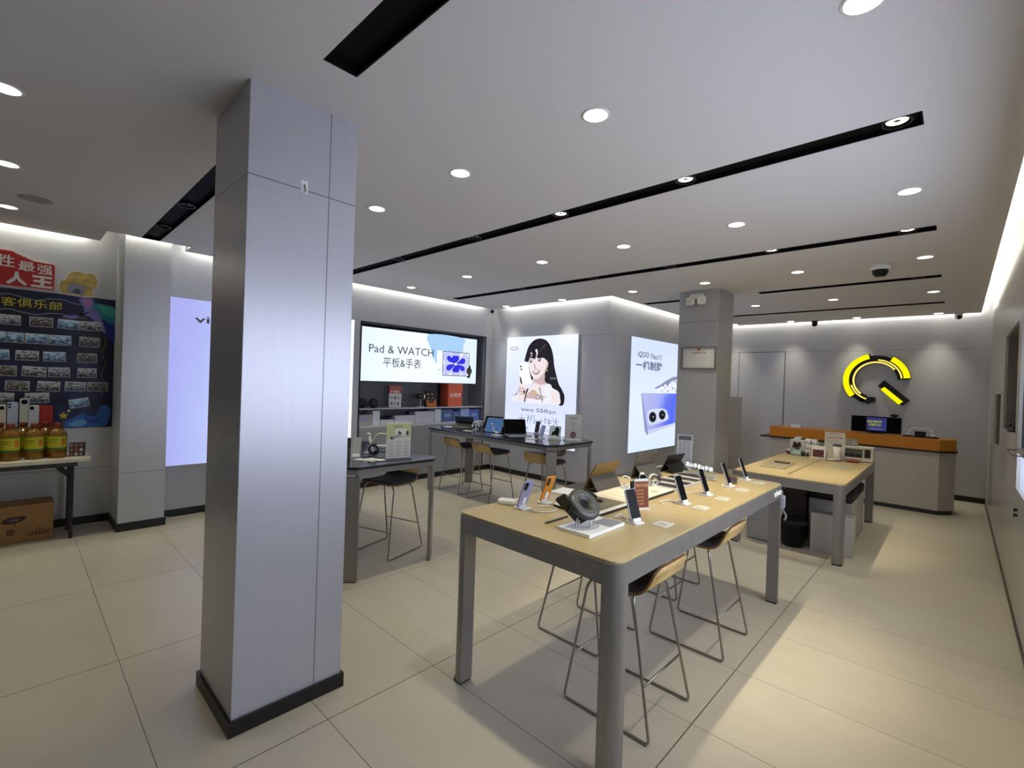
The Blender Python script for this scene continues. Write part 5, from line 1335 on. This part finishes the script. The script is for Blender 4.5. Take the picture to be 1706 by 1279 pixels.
ZL = .8865
def carton(y0, y1, h, label, m, d0=-.06, d1=.12, extra=None):
    w = (y1-y0)/2
    t = thing('product_box', label, 'box', (XN, (y0+y1)/2, ZL), 90, 'boxes on the cabinet top under the niche shelf')
    b = MB(); b.box(-w, w, d0, d1, 0, h); b.build('carton', m, t, .002)
    if extra: extra(t, w, h, d0-.0008)
    return t
m_wb = mat('white box card', 'c8cad2', .5); m_wb2 = mat('cool white box card', 'd9dfe6', .5); m_bl = mat('slate blue box', '4f6598', .5); m_bl2 = mat('bright blue box', '5a74c0', .5)
def marks(t, w, h, y):
    b = MB()
    for k in range(4): b.prism(arcband(-w*.6+k*w*.36, h*.55, .012+.004*(k % 2), .014+.004*(k % 2), 0, 359, 16), y, y+.0006, 0, 'y')
    b.build('print', mat('faint grey print', '9a9dab', .5), t)
def label_patch(t, w, h, y):
    b = MB(); b.box(-w*.5, w*.5, y, y+.0006, h*.4, h*.65); b.build('label_patch', mat('pale blue patch', '8d9cc4', .5), t)
carton(3.43, 3.665, .16, 'low beige box at the left end of the cabinet top', mat('beige box card', 'b0aaa6', .5), extra=label_patch)
carton(3.67, 3.79, .215, 'narrow tall white box beside the beige box', m_wb2)
t = carton(3.80, 4.03, .075, 'flat white box with a black handset lying on it', m_wb)
t = thing('handset', 'black handset lying on the flat white box', 'device', (XN-.02, 3.95, ZL+.0755), 90)
b = MB(); b.prism(rrect(-.07, .07, -.018, .018, .01), 0, .022); b.build('body', m_blk, t, .005); b = MB(); b.ball((.065, 0, .03), .022); b.build('head', m_blk, t)
carton(4.045, 4.41, .13, 'long white box with faint round marks', m_wb, extra=marks)
carton(4.42, 4.80, .185, 'larger white box with faint round marks, right of the long one', m_wb, extra=marks)
carton(4.81, 4.94, .215, 'tall white box next to the blue boxes', m_wb2)
carton(4.95, 5.19, .205, 'slate blue box left of the narrow blue one', m_bl, extra=label_patch)
carton(5.20, 5.35, .17, 'narrow slate blue box among the blue boxes', m_bl, extra=label_patch)
carton(5.36, 5.56, .215, 'pale lit blue box among the blue boxes', mat('pale blue box', '93acd8', .5))
carton(5.57, 5.80, .20, 'blue box at the right end of the cabinet top', m_bl2, extra=label_patch)

# ================================================================== PHOTO WALL
m_navy = mat('navy banner', '10142e', .45)
def banner_mat():
    m = mat('dark navy banner print', '0d1128', .4); nt = m.node_tree; N = nt.nodes; L = nt.links; b = N['Principled BSDF']
    t = N.new('ShaderNodeTexCoord'); n = N.new('ShaderNodeTexNoise'); n.inputs['Scale'].default_value = 2.3; n.inputs['Detail'].default_value = 5; n.inputs['Distortion'].default_value = 1.2
    L.new(t.outputs['Object'], n.inputs['Vector'])
    r = N.new('ShaderNodeValToRGB'); e = r.color_ramp.elements
    e[0].position = .35; e[0].color = (*lin('0b0d1c'), 1); e[1].position = .75; e[1].color = (*lin('1c2466'), 1)
    q = e.new(.55); q.color = (*lin('10163a'), 1)
    L.new(n.outputs['Fac'], r.inputs[0]); L.new(r.outputs[0], b.inputs['Base Color'])
    return m
BW = .733+1.6
t = thing('photo_banner', 'dark navy banner with yellow heading on the left wall behind the photos', 'banner', (XP+.0012, -1.6, 0), 90)
b = MB(); b.box(0, BW, -.006, 0, .985, 2.31); b.build('banner_sheet', banner_mat(), t)
b = MB(); yb = -.0068
def yy(v): return v+1.6
b.flat(spline([(yy(.50), 2.30), (yy(.56), 2.26), (yy(.66), 2.25), (yy(.730), 2.22), (yy(.730), 2.05), (yy(.70), 2.06), (yy(.64), 2.10), (yy(.58), 2.14), (yy(.54), 2.22)], 4), yb, 0)
b.flat(spline([(yy(.60), 2.24), (yy(.66), 2.23), (yy(.728), 2.22), (yy(.728), 2.13), (yy(.68), 2.14), (yy(.62), 2.19)], 4), yb-.0006, 1)
b.flat(spline([(yy(.55), 2.07), (yy(.62), 2.08), (yy(.730), 2.04), (yy(.730), 1.86), (yy(.68), 1.9), (yy(.63), 1.98)], 4), yb, 2)
b.flat(spline([(yy(.45), 2.28), (yy(.50), 2.31-.004), (yy(.56), 2.29), (yy(.55), 2.2), (yy(.60), 2.16), (yy(.64), 2.06), (yy(.66), 1.96), (yy(.62), 1.99), (yy(.56), 2.09), (yy(.50), 2.12), (yy(.40), 2.11), (yy(.33), 2.09), (yy(.42), 2.08), (yy(.49), 2.16), (yy(.48), 2.22)], 4), yb-.0012, 3)
b.flat(spline([(yy(.48), 2.27), (yy(.52), 2.29), (yy(.55), 2.25), (yy(.52), 2.21)], 4), yb-.0018, 4)
# pale ribbons across the heading
for (z, a) in ((2.245, .02), (2.105, .018)):
    P = [(yy(-.12+.09*k), z+a*math.sin(k*1.7)) for k in range(8)]
    b.flat([(p[0], p[1]) for p in P]+[(p[0], p[1]-.007) for p in P[::-1]], yb-.0006, 5)
# blue ice at the lower right
b.flat(spline([(yy(.36), 1.0), (yy(.38), 1.06), (yy(.44), 1.09), (yy(.50), 1.13), (yy(.56), 1.10), (yy(.61), 1.12), (yy(.64), 1.20), (yy(.70), 1.20), (yy(.72), 1.12), (yy(.70), 1.03), (yy(.66), .992), (yy(.45), .992)], 4), yb, 6)
b.flat(spline([(yy(.40), 1.03), (yy(.48), 1.07), (yy(.54), 1.04), (yy(.50), 1.0), (yy(.43), 1.0)], 4), yb-.0006, 7)
b.flat(spline([(yy(.52), 1.10), (yy(.58), 1.06), (yy(.64), 1.10), (yy(.60), 1.02), (yy(.55), 1.03)], 4), yb-.0006, 8)
# gold squiggle
P = [(yy(.655+.007*math.sin(k*2.4)+.012*math.sin(k*.9)), 1.93-.033*k) for k in range(20)]
b.flat([(p[0]+.003, p[1]) for p in P]+[(p[0]-.003, p[1]) for p in P[::-1]], yb-.0006, 9)
b.build('banner_print', [mat('print teal', '2a7f92', .5), mat('print sea green', '3fa08f', .5), mat('print deep blue', '16237c', .5), mat('print violet', '7c74b4', .5), mat('print pink violet', 'b079b0', .5), mat('print silver', '8d92a6', .5),
                         mat('print ice blue', '2f66b8', .5), mat('print pale ice', '63a6d8', .5), mat('print blue shade', '23489a', .5), mat('banner gold', '7d7030', .5)], t)
b = MB(); txt(b, '酷客俱乐部', yy(-.185), yy(.33), 2.147, 2.228, yb-.005, 0, .0); b.build('heading', mat('yellow heading', 'd8c832', .45), t)
t = thing('title_board', 'red cut-out board with white characters above the navy banner', 'sign', (XP, -.9, 2.325), 90)
def y2(v): return v+.9
b = MB(); b.prism([(y2(-.9), 0), (y2(.275), 0), (y2(.275), .225), (y2(.262), .245), (y2(.03), .335), (y2(-.9), .335)] if False else [(y2(-.9), 0), (y2(.28), 0), (y2(.28), .255), (y2(.265), .268), (y2(.135), .275), (y2(.02), .322), (y2(-.01), .34), (y2(-.9), .34)], -.02, 0, 0, 'y'); b.build('pale_backing', mat('pale pink backing', 'd3b3ac', .5), t, .002)
b = MB(); b.prism([(y2(-.89), .01), (y2(.268), .01), (y2(.268), .248), (y2(.255), .256), (y2(.125), .263), (y2(.01), .312), (y2(-.02), .328), (y2(-.89), .328)], -.022, -.02, 0, 'y'); b.build('red_face', mat('red board', 'a8201e', .45), t)
b = MB(); txt(b, '胜', y2(-.135), y2(.0), .178, .292, -.0228, 0, .012); b.build('character', mat('white characters', 'd8d5cb', .5), t)
b = MB(); txt(b, '最', y2(.022), y2(.135), .162, .252, -.0228, 0, .012); b.build('character', mat('white characters', 'd8d5cb', .5), t)
b = MB(); txt(b, '强', y2(.148), y2(.255), .150, .240, -.0228, 0, .012); b.build('character', mat('white characters', 'd8d5cb', .5), t)
b = MB(); txt(b, '人', y2(-.055), y2(.085), .022, .145, -.0228, 0, .05); b.build('character', mat('white characters', 'd8d5cb', .5), t)
b = MB(); txt(b, '王', y2(.11), y2(.26), .022, .135, -.0228, 0, .05); b.build('character', mat('white characters', 'd8d5cb', .5), t)
# plain golden cut-out beside the red board
t = thing('gold_cutout', 'golden rounded cut-out board right of the red title board', 'sign', (XP, .30, 2.31), 90)
b = MB(); out = spline([(.0, .03), (.0, .12), (.04, .15), (.06, .21), (.10, .245), (.15, .25), (.20, .235), (.235, .25), (.275, .235), (.295, .17), (.28, .10), (.255, .06), (.245, .0), (.06, .0)], 5)
b.prism(out, -.012, 0, 0, 'y'); b.build('white_backing', m_offw, t)
b = MB(); cx_, cz_ = .15, .125
b.prism([(cx_+(p[0]-cx_)*.92, cz_+(p[1]-cz_)*.92) for p in out], -.0135, -.012, 0, 'y'); b.build('gold_face', mat('dull gold print', 'b29a52', .5, noise=(14, .35)), t)
b = MB(); b.flat(spline([(.06, .05), (.07, .10), (.12, .12), (.18, .10), (.19, .05), (.17, .02), (.08, .02)], 4), -.0142, 0); b.flat(spline([(.10, .03), (.12, .07), (.16, .06), (.15, .02)], 4), -.0148, 1); b.build('pattern', [mat('grey lilac print', '8b8698', .5), mat('slate print', '4e4f63', .5)], t)

# photographs
def photo_mat(i):
    m = mat('photo print %d' % i, '777777', .35); nt = m.node_tree; N = nt.nodes; L = nt.links; b = N['Principled BSDF']
    t = N.new('ShaderNodeTexCoord'); mp = N.new('ShaderNodeMapping'); n = N.new('ShaderNodeTexNoise')
    oi = N.new('ShaderNodeObjectInfo'); cmb = N.new('ShaderNodeCombineXYZ'); mu = N.new('ShaderNodeMath'); mu.operation = 'MULTIPLY'; mu.inputs[1].default_value = 40
    L.new(oi.outputs['Random'], mu.inputs[0]); L.new(mu.outputs[0], cmb.inputs[0]); L.new(cmb.outputs[0], mp.inputs['Location'])
    mp.inputs['Scale'].default_value = (1.0, 1.0, 1.6); L.new(t.outputs['Object'], mp.inputs[0]); L.new(mp.outputs[0], n.inputs['Vector'])
    n.inputs['Scale'].default_value = (34, 26, 40)[i]; n.inputs['Detail'].default_value = 5
    sp = N.new('ShaderNodeSeparateXYZ'); L.new(t.outputs['Object'], sp.inputs[0])
    ad = N.new('ShaderNodeMath'); ad.operation = 'MULTIPLY_ADD'; ad.inputs[1].default_value = (3.2, 3.4, 2.2)[i]; L.new(sp.outputs[2], ad.inputs[0]); L.new(n.outputs['Fac'], ad.inputs[2])
    r = N.new('ShaderNodeValToRGB'); e = r.color_ramp.elements
    cols = (('1d2028', '6a7078', 'b9bdbe', 'd6d8d5'), ('3a4a5a', '7098b8', 'b5d6ea', 'e4eff2'), ('22201f', '4a4240', '8f8a84', 'b4b0a8'))[i]
    e[0].position = .34; e[0].color = (*lin(cols[0]), 1); e[1].position = .74; e[1].color = (*lin(cols[3]), 1)
    q = e.new(.47); q.color = (*lin(cols[1]), 1); q = e.new(.58); q.color = (*lin(cols[2]), 1)
    L.new(ad.outputs[0], r.inputs[0]); L.new(r.outputs[0], b.inputs['Base Color'])
    return m
pm = [photo_mat(i) for i in range(3)]
m_pb = mat('photo border', 'cdcecb', .4)
ROWS = [(1.968, 2.068, [(-.085, .05, 0), (.107, .268, 2), (.302, .461, 1), (.466, .623, 0)]),
        (1.802, 1.908, [(-.10, .072, 1), (.079, .237, 1), (.242, .403, 1), (.463, .617, 2)]),
        (1.640, 1.742, [(-.15, -.018, 1), (.021, .177, 0), (.206, .365, 1), (.452, .60, 2)]),
        (1.488, 1.592, [(-.10, .032, 2), (.066, .232, 0), (.246, .40, 0), (.455, .60, 0)]),
        (1.350, 1.452, [(-.04, .12, 2), (.172, .332, 0), (.365, .52, 0), (.532, .692, 2)]),
        (1.236, 1.34, [(-.115, .02, 0), (.092, .258, 0)])]
ROWN = ['top', 'second', 'third', 'fourth', 'fifth', 'sixth']
POSN = ['at the left picture edge', 'second from left', 'third from left', 'at the right end']
for ri, (z0, z1, items) in enumerate(ROWS):
    for ci, (a, c, k) in enumerate(items):
        w = (c-a)/2; h = (z1-z0)/2-.004
        b = MB(); b.prism([(-w, -h), (w, -h), (w, h), (-w, h)], -.001, .0, 0, 'y'); y = -.0016
        b.flat([(-w+.004, -h+.004), (w-.004, -h+.004), (w-.004, h-.004), (-w+.004, h-.004)], y, 1)
        o = b.build('wall_photo', [m_pb, pm[k]])
        o.location = (XP+.0092, (a+c)/2, (z0+z1)/2); o.rotation_euler = (0, R(random.uniform(-2, 4)), R(90))
        tag(o, 'small photo in the %s row of the photo wall, %s' % (ROWN[ri], POSN[ci]), 'photo', 'small photos pinned on the navy banner')
b = MB(); b.prism([(-.075, -.045), (.075, -.045), (.075, .045), (-.075, .045)], -.001, 0, 0, 'y'); b.flat([(-.071, -.041), (.071, -.041), (.071, .041), (-.071, .041)], -.0016, 1)
o = b.build('wall_photo', [m_pb, pm[1]]); o.location = (XP+.0115, .475, 1.235); o.rotation_euler = (0, R(-11), R(90)); tag(o, 'tilted pale blue photo above the blue ice at the banner bottom', 'photo', 'small photos pinned on the navy banner')
b = MB(); b.prism([(-.065, -.052), (.065, -.052), (.065, .052), (-.065, .052)], -.001, 0, 0, 'y'); o = b.build('navy_card', mat('deep navy card', '0e1330', .5)); o.location = (XP+.0092, .33, 1.275); o.rotation_euler = (0, 0, R(90)); tag(o, 'plain dark navy card pinned left of the tilted photo', 'card')

# ================================================================== FOLDING TABLE, OIL BOTTLES, CARTON
TX0, TX1, TY0, TY1, TZ = -6.40, -5.92, -1.30, .53, .752
t = thing('folding_table', 'white-topped folding table with dark legs under the photo wall', 'table', ((TX0+TX1)/2, (TY0+TY1)/2, 0))
hx, hy = (TX1-TX0)/2, (TY1-TY0)/2
b = MB(); b.box(-hx, hx, -hy, hy, TZ-.036, TZ); b.build('tabletop', mat('cream table top', 'd8d3bc', .4), t, .004)
b = MB(); b.box(-hx+.02, -hx+.05, -hy+.05, hy-.09, TZ-.075, TZ-.036); b.box(hx-.05, hx-.02, -hy+.05, hy-.09, TZ-.075, TZ-.036); b.build('under_rail', m_dgrey, t)
m_tl = mat('dark table leg', '1e1b22', .4)
for sy in (-1, 1):
    for sx in (-1, 1):
        b = MB(); x, y = sx*(hx-.07), sy*(hy-.125)
        b.box(x-.014, x+.014, y-.014, y+.014, 0, TZ-.04); b.build('leg', m_tl, t, .003)
        b = MB(); b.tube([(x, y-sy*.01, .56), (x, y-sy*.13, TZ-.05)], .009, 8); b.build('brace', m_tl, t)
    b = MB(); b.box(-hx+.07, hx-.07, sy*(hy-.125)-.008, sy*(hy-.125)+.008, .14, .165); b.build('cross_bar', m_tl, t)
m_oil = mat('golden oil', '7a5110', .12, spec=.5, coat=.3, noise=(22, .35)); m_oil2 = mat('amber oil', '7a4c10', .14, coat=.3)
def bottle(loc, rz, label, cap='7a3016'):
    t = thing('oil_bottle', label, 'bottle', loc, rz, 'golden oil bottles on the folding table')
    b = MB(); b.lathe([(.058, 0), (.066, .006), (.068, .05), (.0665, .06), (.068, .07), (.0675, .195), (.064, .218), (.052, .240), (.034, .258), (.024, .272), (.024, .292)], 26); b.build('bottle', m_oil, t)
    b = MB(); b.lathe([(.027, .288), (.028, .292), (.028, .318), (.024, .322), (0, .322)], 20); b.build('cap', mat('red brown cap '+cap, cap, .4), t)
    n = 13; V = []; a0, a1 = R(-150), R(-20)
    def band(mb, aa, ab, r, z0, z1, mi):
        V = []
        for i in range(n+1):
            a = aa+(ab-aa)*i/n; V += [(r*math.cos(a), r*math.sin(a), z0), (r*math.cos(a), r*math.sin(a), z1)]
        mb.add(V, [(2*i, 2*i+2, 2*i+3, 2*i+1) for i in range(n)], mi, True)
    b = MB(); band(b, R(-185), R(5), .0682, .075, .205, 0); band(b, R(-150), R(0), .0687, .095, .200, 1); band(b, R(-40), R(-12), .0691, .12, .18, 2); band(b, R(-115), R(-60), .0691, .165, .173, 3); band(b, R(-120), R(-70), .0691, .145, .151, 3)
    b.build('label', [mat('green label', '2f6a2c', .45), mat('yellow label', 'b9b325', .45), mat('orange spot', 'c07a20', .45), mat('olive ink', '6f7a22', .45)], t)
    b = MB(); b.tube(ospline([(-.024, 0, .285), (-.06, 0, .262), (-.066, 0, .225)], 5), .006, 8); b.build('handle', m_oil2, t)
    return t
bt = bottle((-6.09, .305, TZ+.0005), 60, 'golden oil bottle at the right end of the front row, by the gift cube')
for (x, y, lab) in ((-6.09, .155, 'golden oil bottle with yellow label, second from right in the front row'), (-6.08, .005, 'golden oil bottle with green label, third from right in the front row'), (-6.07, -.14, 'golden oil bottle cut by the left picture edge'),
                    (-6.235, .235, 'oil bottle behind the two rightmost front bottles'), (-6.235, .085, 'oil bottle in the back row behind the second and third bottles'), (-6.235, -.065, 'oil bottle in the back row near the left picture edge')):
    dup(bt, (x, y, TZ+.0005), 60, lab)
t = thing('gift_cube', 'small patterned gift cube right of the oil bottles', 'box', (-6.10, .445, TZ+.0005), 75)
b = MB(); b.box(-.052, .052, -.04, .04, 0, .125); b.build('box', mat('mottled plum box', '4a3d45', .5), t, .003)
b = MB(); rng = random.Random(5)
for k in range(9): b.flat(ell(-.035+.035*(k % 3), .02+.042*(k//3), .012, .015, 12), -.0408, k % 4)
b.build('pattern', [mat('rose spots', 'a5566a', .5), mat('cream spots', 'c9c0a0', .5), mat('grey spots', '8a8790', .5), mat('olive spots', '8a7f3c', .5)], t)
def phone_board(y, z1, w, label, face, dots, col='9c9ca2', lean=0):
    t = thing('phone_cutout', label, 'display board', (-6.335, y, TZ+.0005), 90, 'standing phone boards behind the oil bottles')
    b = MB(); h = z1-TZ; b.prism(rrect(-w/2, w/2, 0, h, .014), -.006, .006, 0, 'y'); b.build('board', face, t, .002)
    b = MB()
    for (dx, dz, r) in dots: b.cyl((dx, -.0085, h-dz), (dx, -.006, h-dz), r, n=18)
    b.build('lens_print', m_lens, t)
    b = MB(); b.box(-.03, .03, .006, .05, 0, .006); b.build('foot', m_grey, t)
whp = mat('white phone board', 'c2c2c8', .4)
phone_board(-.066, 1.235, .078, 'cream phone cutout with dark red camera at the left picture edge', mat('cream phone board', 'cbbfae', .4), [(-.012, .035, .016), (.012, .035, .016)])
phone_board(.014, 1.255, .070, 'pale blue phone cutout with two small lenses behind the bottles', mat('pale blue phone board', 'aab6c8', .4), [(-.02, .022, .009), (-.02, .048, .009)])
phone_board(.088, 1.29, .064, 'green white phone cutout with big round camera behind the bottles', mat('greenish white board', 'b7bab2', .4), [(0, .035, .022)])
t = thing('phone_cutout', 'white phone cutout with round camera joined to the red panel', 'display board', (-6.318, .152, TZ+.0005), 90, 'standing phone boards behind the oil bottles')
b = MB(); b.prism(rrect(-.034, .034, 0, .475, .012), -.006, .006, 0, 'y'); b.build('board', whp, t, .002); b = MB(); b.cyl((-.015, -.0085, .445), (-.015, -.006, .445), .016, n=18); b.build('lens_print', m_lens, t)
t = thing('red_panel', 'plain red standing panel between the white phone cutout and banner', 'display board', (-6.322, .235, TZ+.0005), 90)
b = MB(); b.prism([(-.045, 0), (.045, 0), (.045, .465), (-.045, .475)], -.005, .005, 0, 'y'); b.build('panel', mat('deep red panel', '9c221c', .5), t, .002); b = MB(); b.box(-.04, .04, .005, .05, 0, .006); b.build('foot', m_dgrey, t)
t = thing('ribbon_bow', 'yellow star bow standing above the rightmost oil bottle', 'bow', (-6.19, .345, TZ+.0005), 80)
b = MB(); b.cyl((0, .03, 0), (0, .03, .36), .004, n=8); b.build('stick', m_dgrey, t)
b = MB(); b.prism([(.04*(1 if i % 2 == 0 else .45)*math.cos(R(90+36*i)), .375+.04*(1 if i % 2 == 0 else .45)*math.sin(R(90+36*i))) for i in range(10)], .02, .036, 0, 'y'); b.build('star', mat('yellow bow', 'b8a43a', .5), t, .003)
b = MB(); b.ball((.035, .03, .42), .012); b.build('bead', mat('cream bead', 'c9bd8c', .5), t)
t = thing('carton', 'brown carton with leaf mark on the floor under the folding table', 'box', (-6.24, .03, 0), 0)
kr = mat('brown kraft board', '9a7448', .7, noise=(7, .08))
b = MB(); b.box(-.14, .145, -.26, .265, 0, .335); b.build('box', kr, t, .004)
b = MB(); b.M = Matrix.Rotation(R(90), 4, 'Z'); yf2 = -.1458
b.flat(spline([(.0-.07, .20), (-.03, .235), (.03, .24), (.085, .235), (.075, .205), (.03, .185), (-.04, .180)], 5), yf2, 0)
b.flat(spline([(-.03, .205), (.0, .222), (.045, .22), (.04, .205), (.0, .195)], 4), yf2-.0006, 2)
b.flat([(.005, .18), (.012, .18), (.022, .155), (.016, .155)], yf2, 0)
b.prism(arcband(-.01, .105, .018, .027, 0, 359, 24), yf2, yf2+.0006, 0, 'y'); b.flat(ell(-.01, .105, .011, .011, 14), yf2, 0)
for k in range(9):
    a = .115+.014*k; s = (k-4)*.009
    b.flat([(a-.006, .055), (a+.006, .055), (a+s+.004, .125-abs(k-4)*.009), (a+s, .13-abs(k-4)*.009)], yf2, 0)
b.build('print', [mat('dark brown print', '3f2c22', .6), kr, mat('grey blue print', '5d5a66', .6)], t)
b = MB(); b.box(-.02, .02, -.262, .267, .3352, .3358); b.build('tape', mat('brown tape', '8a6a40', .3), t)

# cable by the half column
b = MB(); b.tube(ospline([(XL+.02, 1.145, .55), (XL+.03, 1.16, .40), (XL+.035, 1.17, .30), (XL+.025, 1.15, .20), (XL+.02, 1.14, .06), (XL+.04, 1.20, .0082), (XL+.05, 1.5, .0082)], 6), .004, 6)
tag(b.build('wall_cable', m_cable), 'thin white cable hanging from the lavender light box by the half column', 'cable')

# ================================================================== RIGHT WALL
t = thing('shelf_gadget', 'black rounded gadget on the sill of the right wall niche', 'device', (XR+.06, 6.15, 1.3075), -90)
b = MB(); b.ball((0, 0, .06), .055, 1.2, .9, 1.1, n=18); b.build('body', m_blk, t); b = MB(); b.prism(rrect(-.11, .11, -.075, .06, .03), 0, .012); b.build('base', m_blk, t, .003)
b = MB(); b.cyl((-.02, -.045, .065), (-.02, -.058, .07), .022, n=16); b.build('lens', m_lens, t)
t = thing('wire_rail', 'thin dark wire loop sticking out of the lit showcase', 'rail', (XR, 5.0, 1.205), -90)
b = MB(); b.tube(fillet([(-.35, 0, 0), (-.35, -.05, 0), (.20, -.05, 0), (.20, 0, 0)], .03, 5), .004, 8); b.build('wire', m_dgrey, t)
b = MB(); b.cyl((-.35, 0, 0), (-.35, .004, 0), .014, n=12); b.cyl((.2, 0, 0), (.2, .004, 0), .014, n=12); b.build('mount_plate', m_dgrey, t)
for i, z in enumerate((.79, .752)):
    t = thing('cabinet_knob', 'small black knob on the right wall, %s of the pair under the showcase' % ('upper' if i == 0 else 'lower'), 'knob', (XR, 5.05, z), -90, 'black knobs on the right wall')
    b = MB(); b.lathe([(.007, 0), (.007, .010), (.014, .012), (.014, .02), (.01, .022), (0, .022)], 18); b.M = Matrix(); o = b.build('knob', m_blk, t); o.rotation_euler = (R(90), 0, 0)
    b = MB(); b.lathe([(.012, 0), (.012, .003), (0, .003)], 18); o = b.build('rosette', m_dgrey, t); o.rotation_euler = (R(90), 0, 0)
t = thing('price_leaflet', 'white leaflets on the showcase ledge at the right picture edge', 'leaflets', (XR+.10, 4.75, .9255), -90)
b = MB(); b.M = Matrix.Rotation(R(-18), 4, 'X'); b.box(-.2, .2, -.002, .002, 0, .12); b.build('leaflet', m_white, t); b = MB(); b.box(-.2, .2, -.03, .05, 0, .004); b.build('holder', m_lgrey, t)
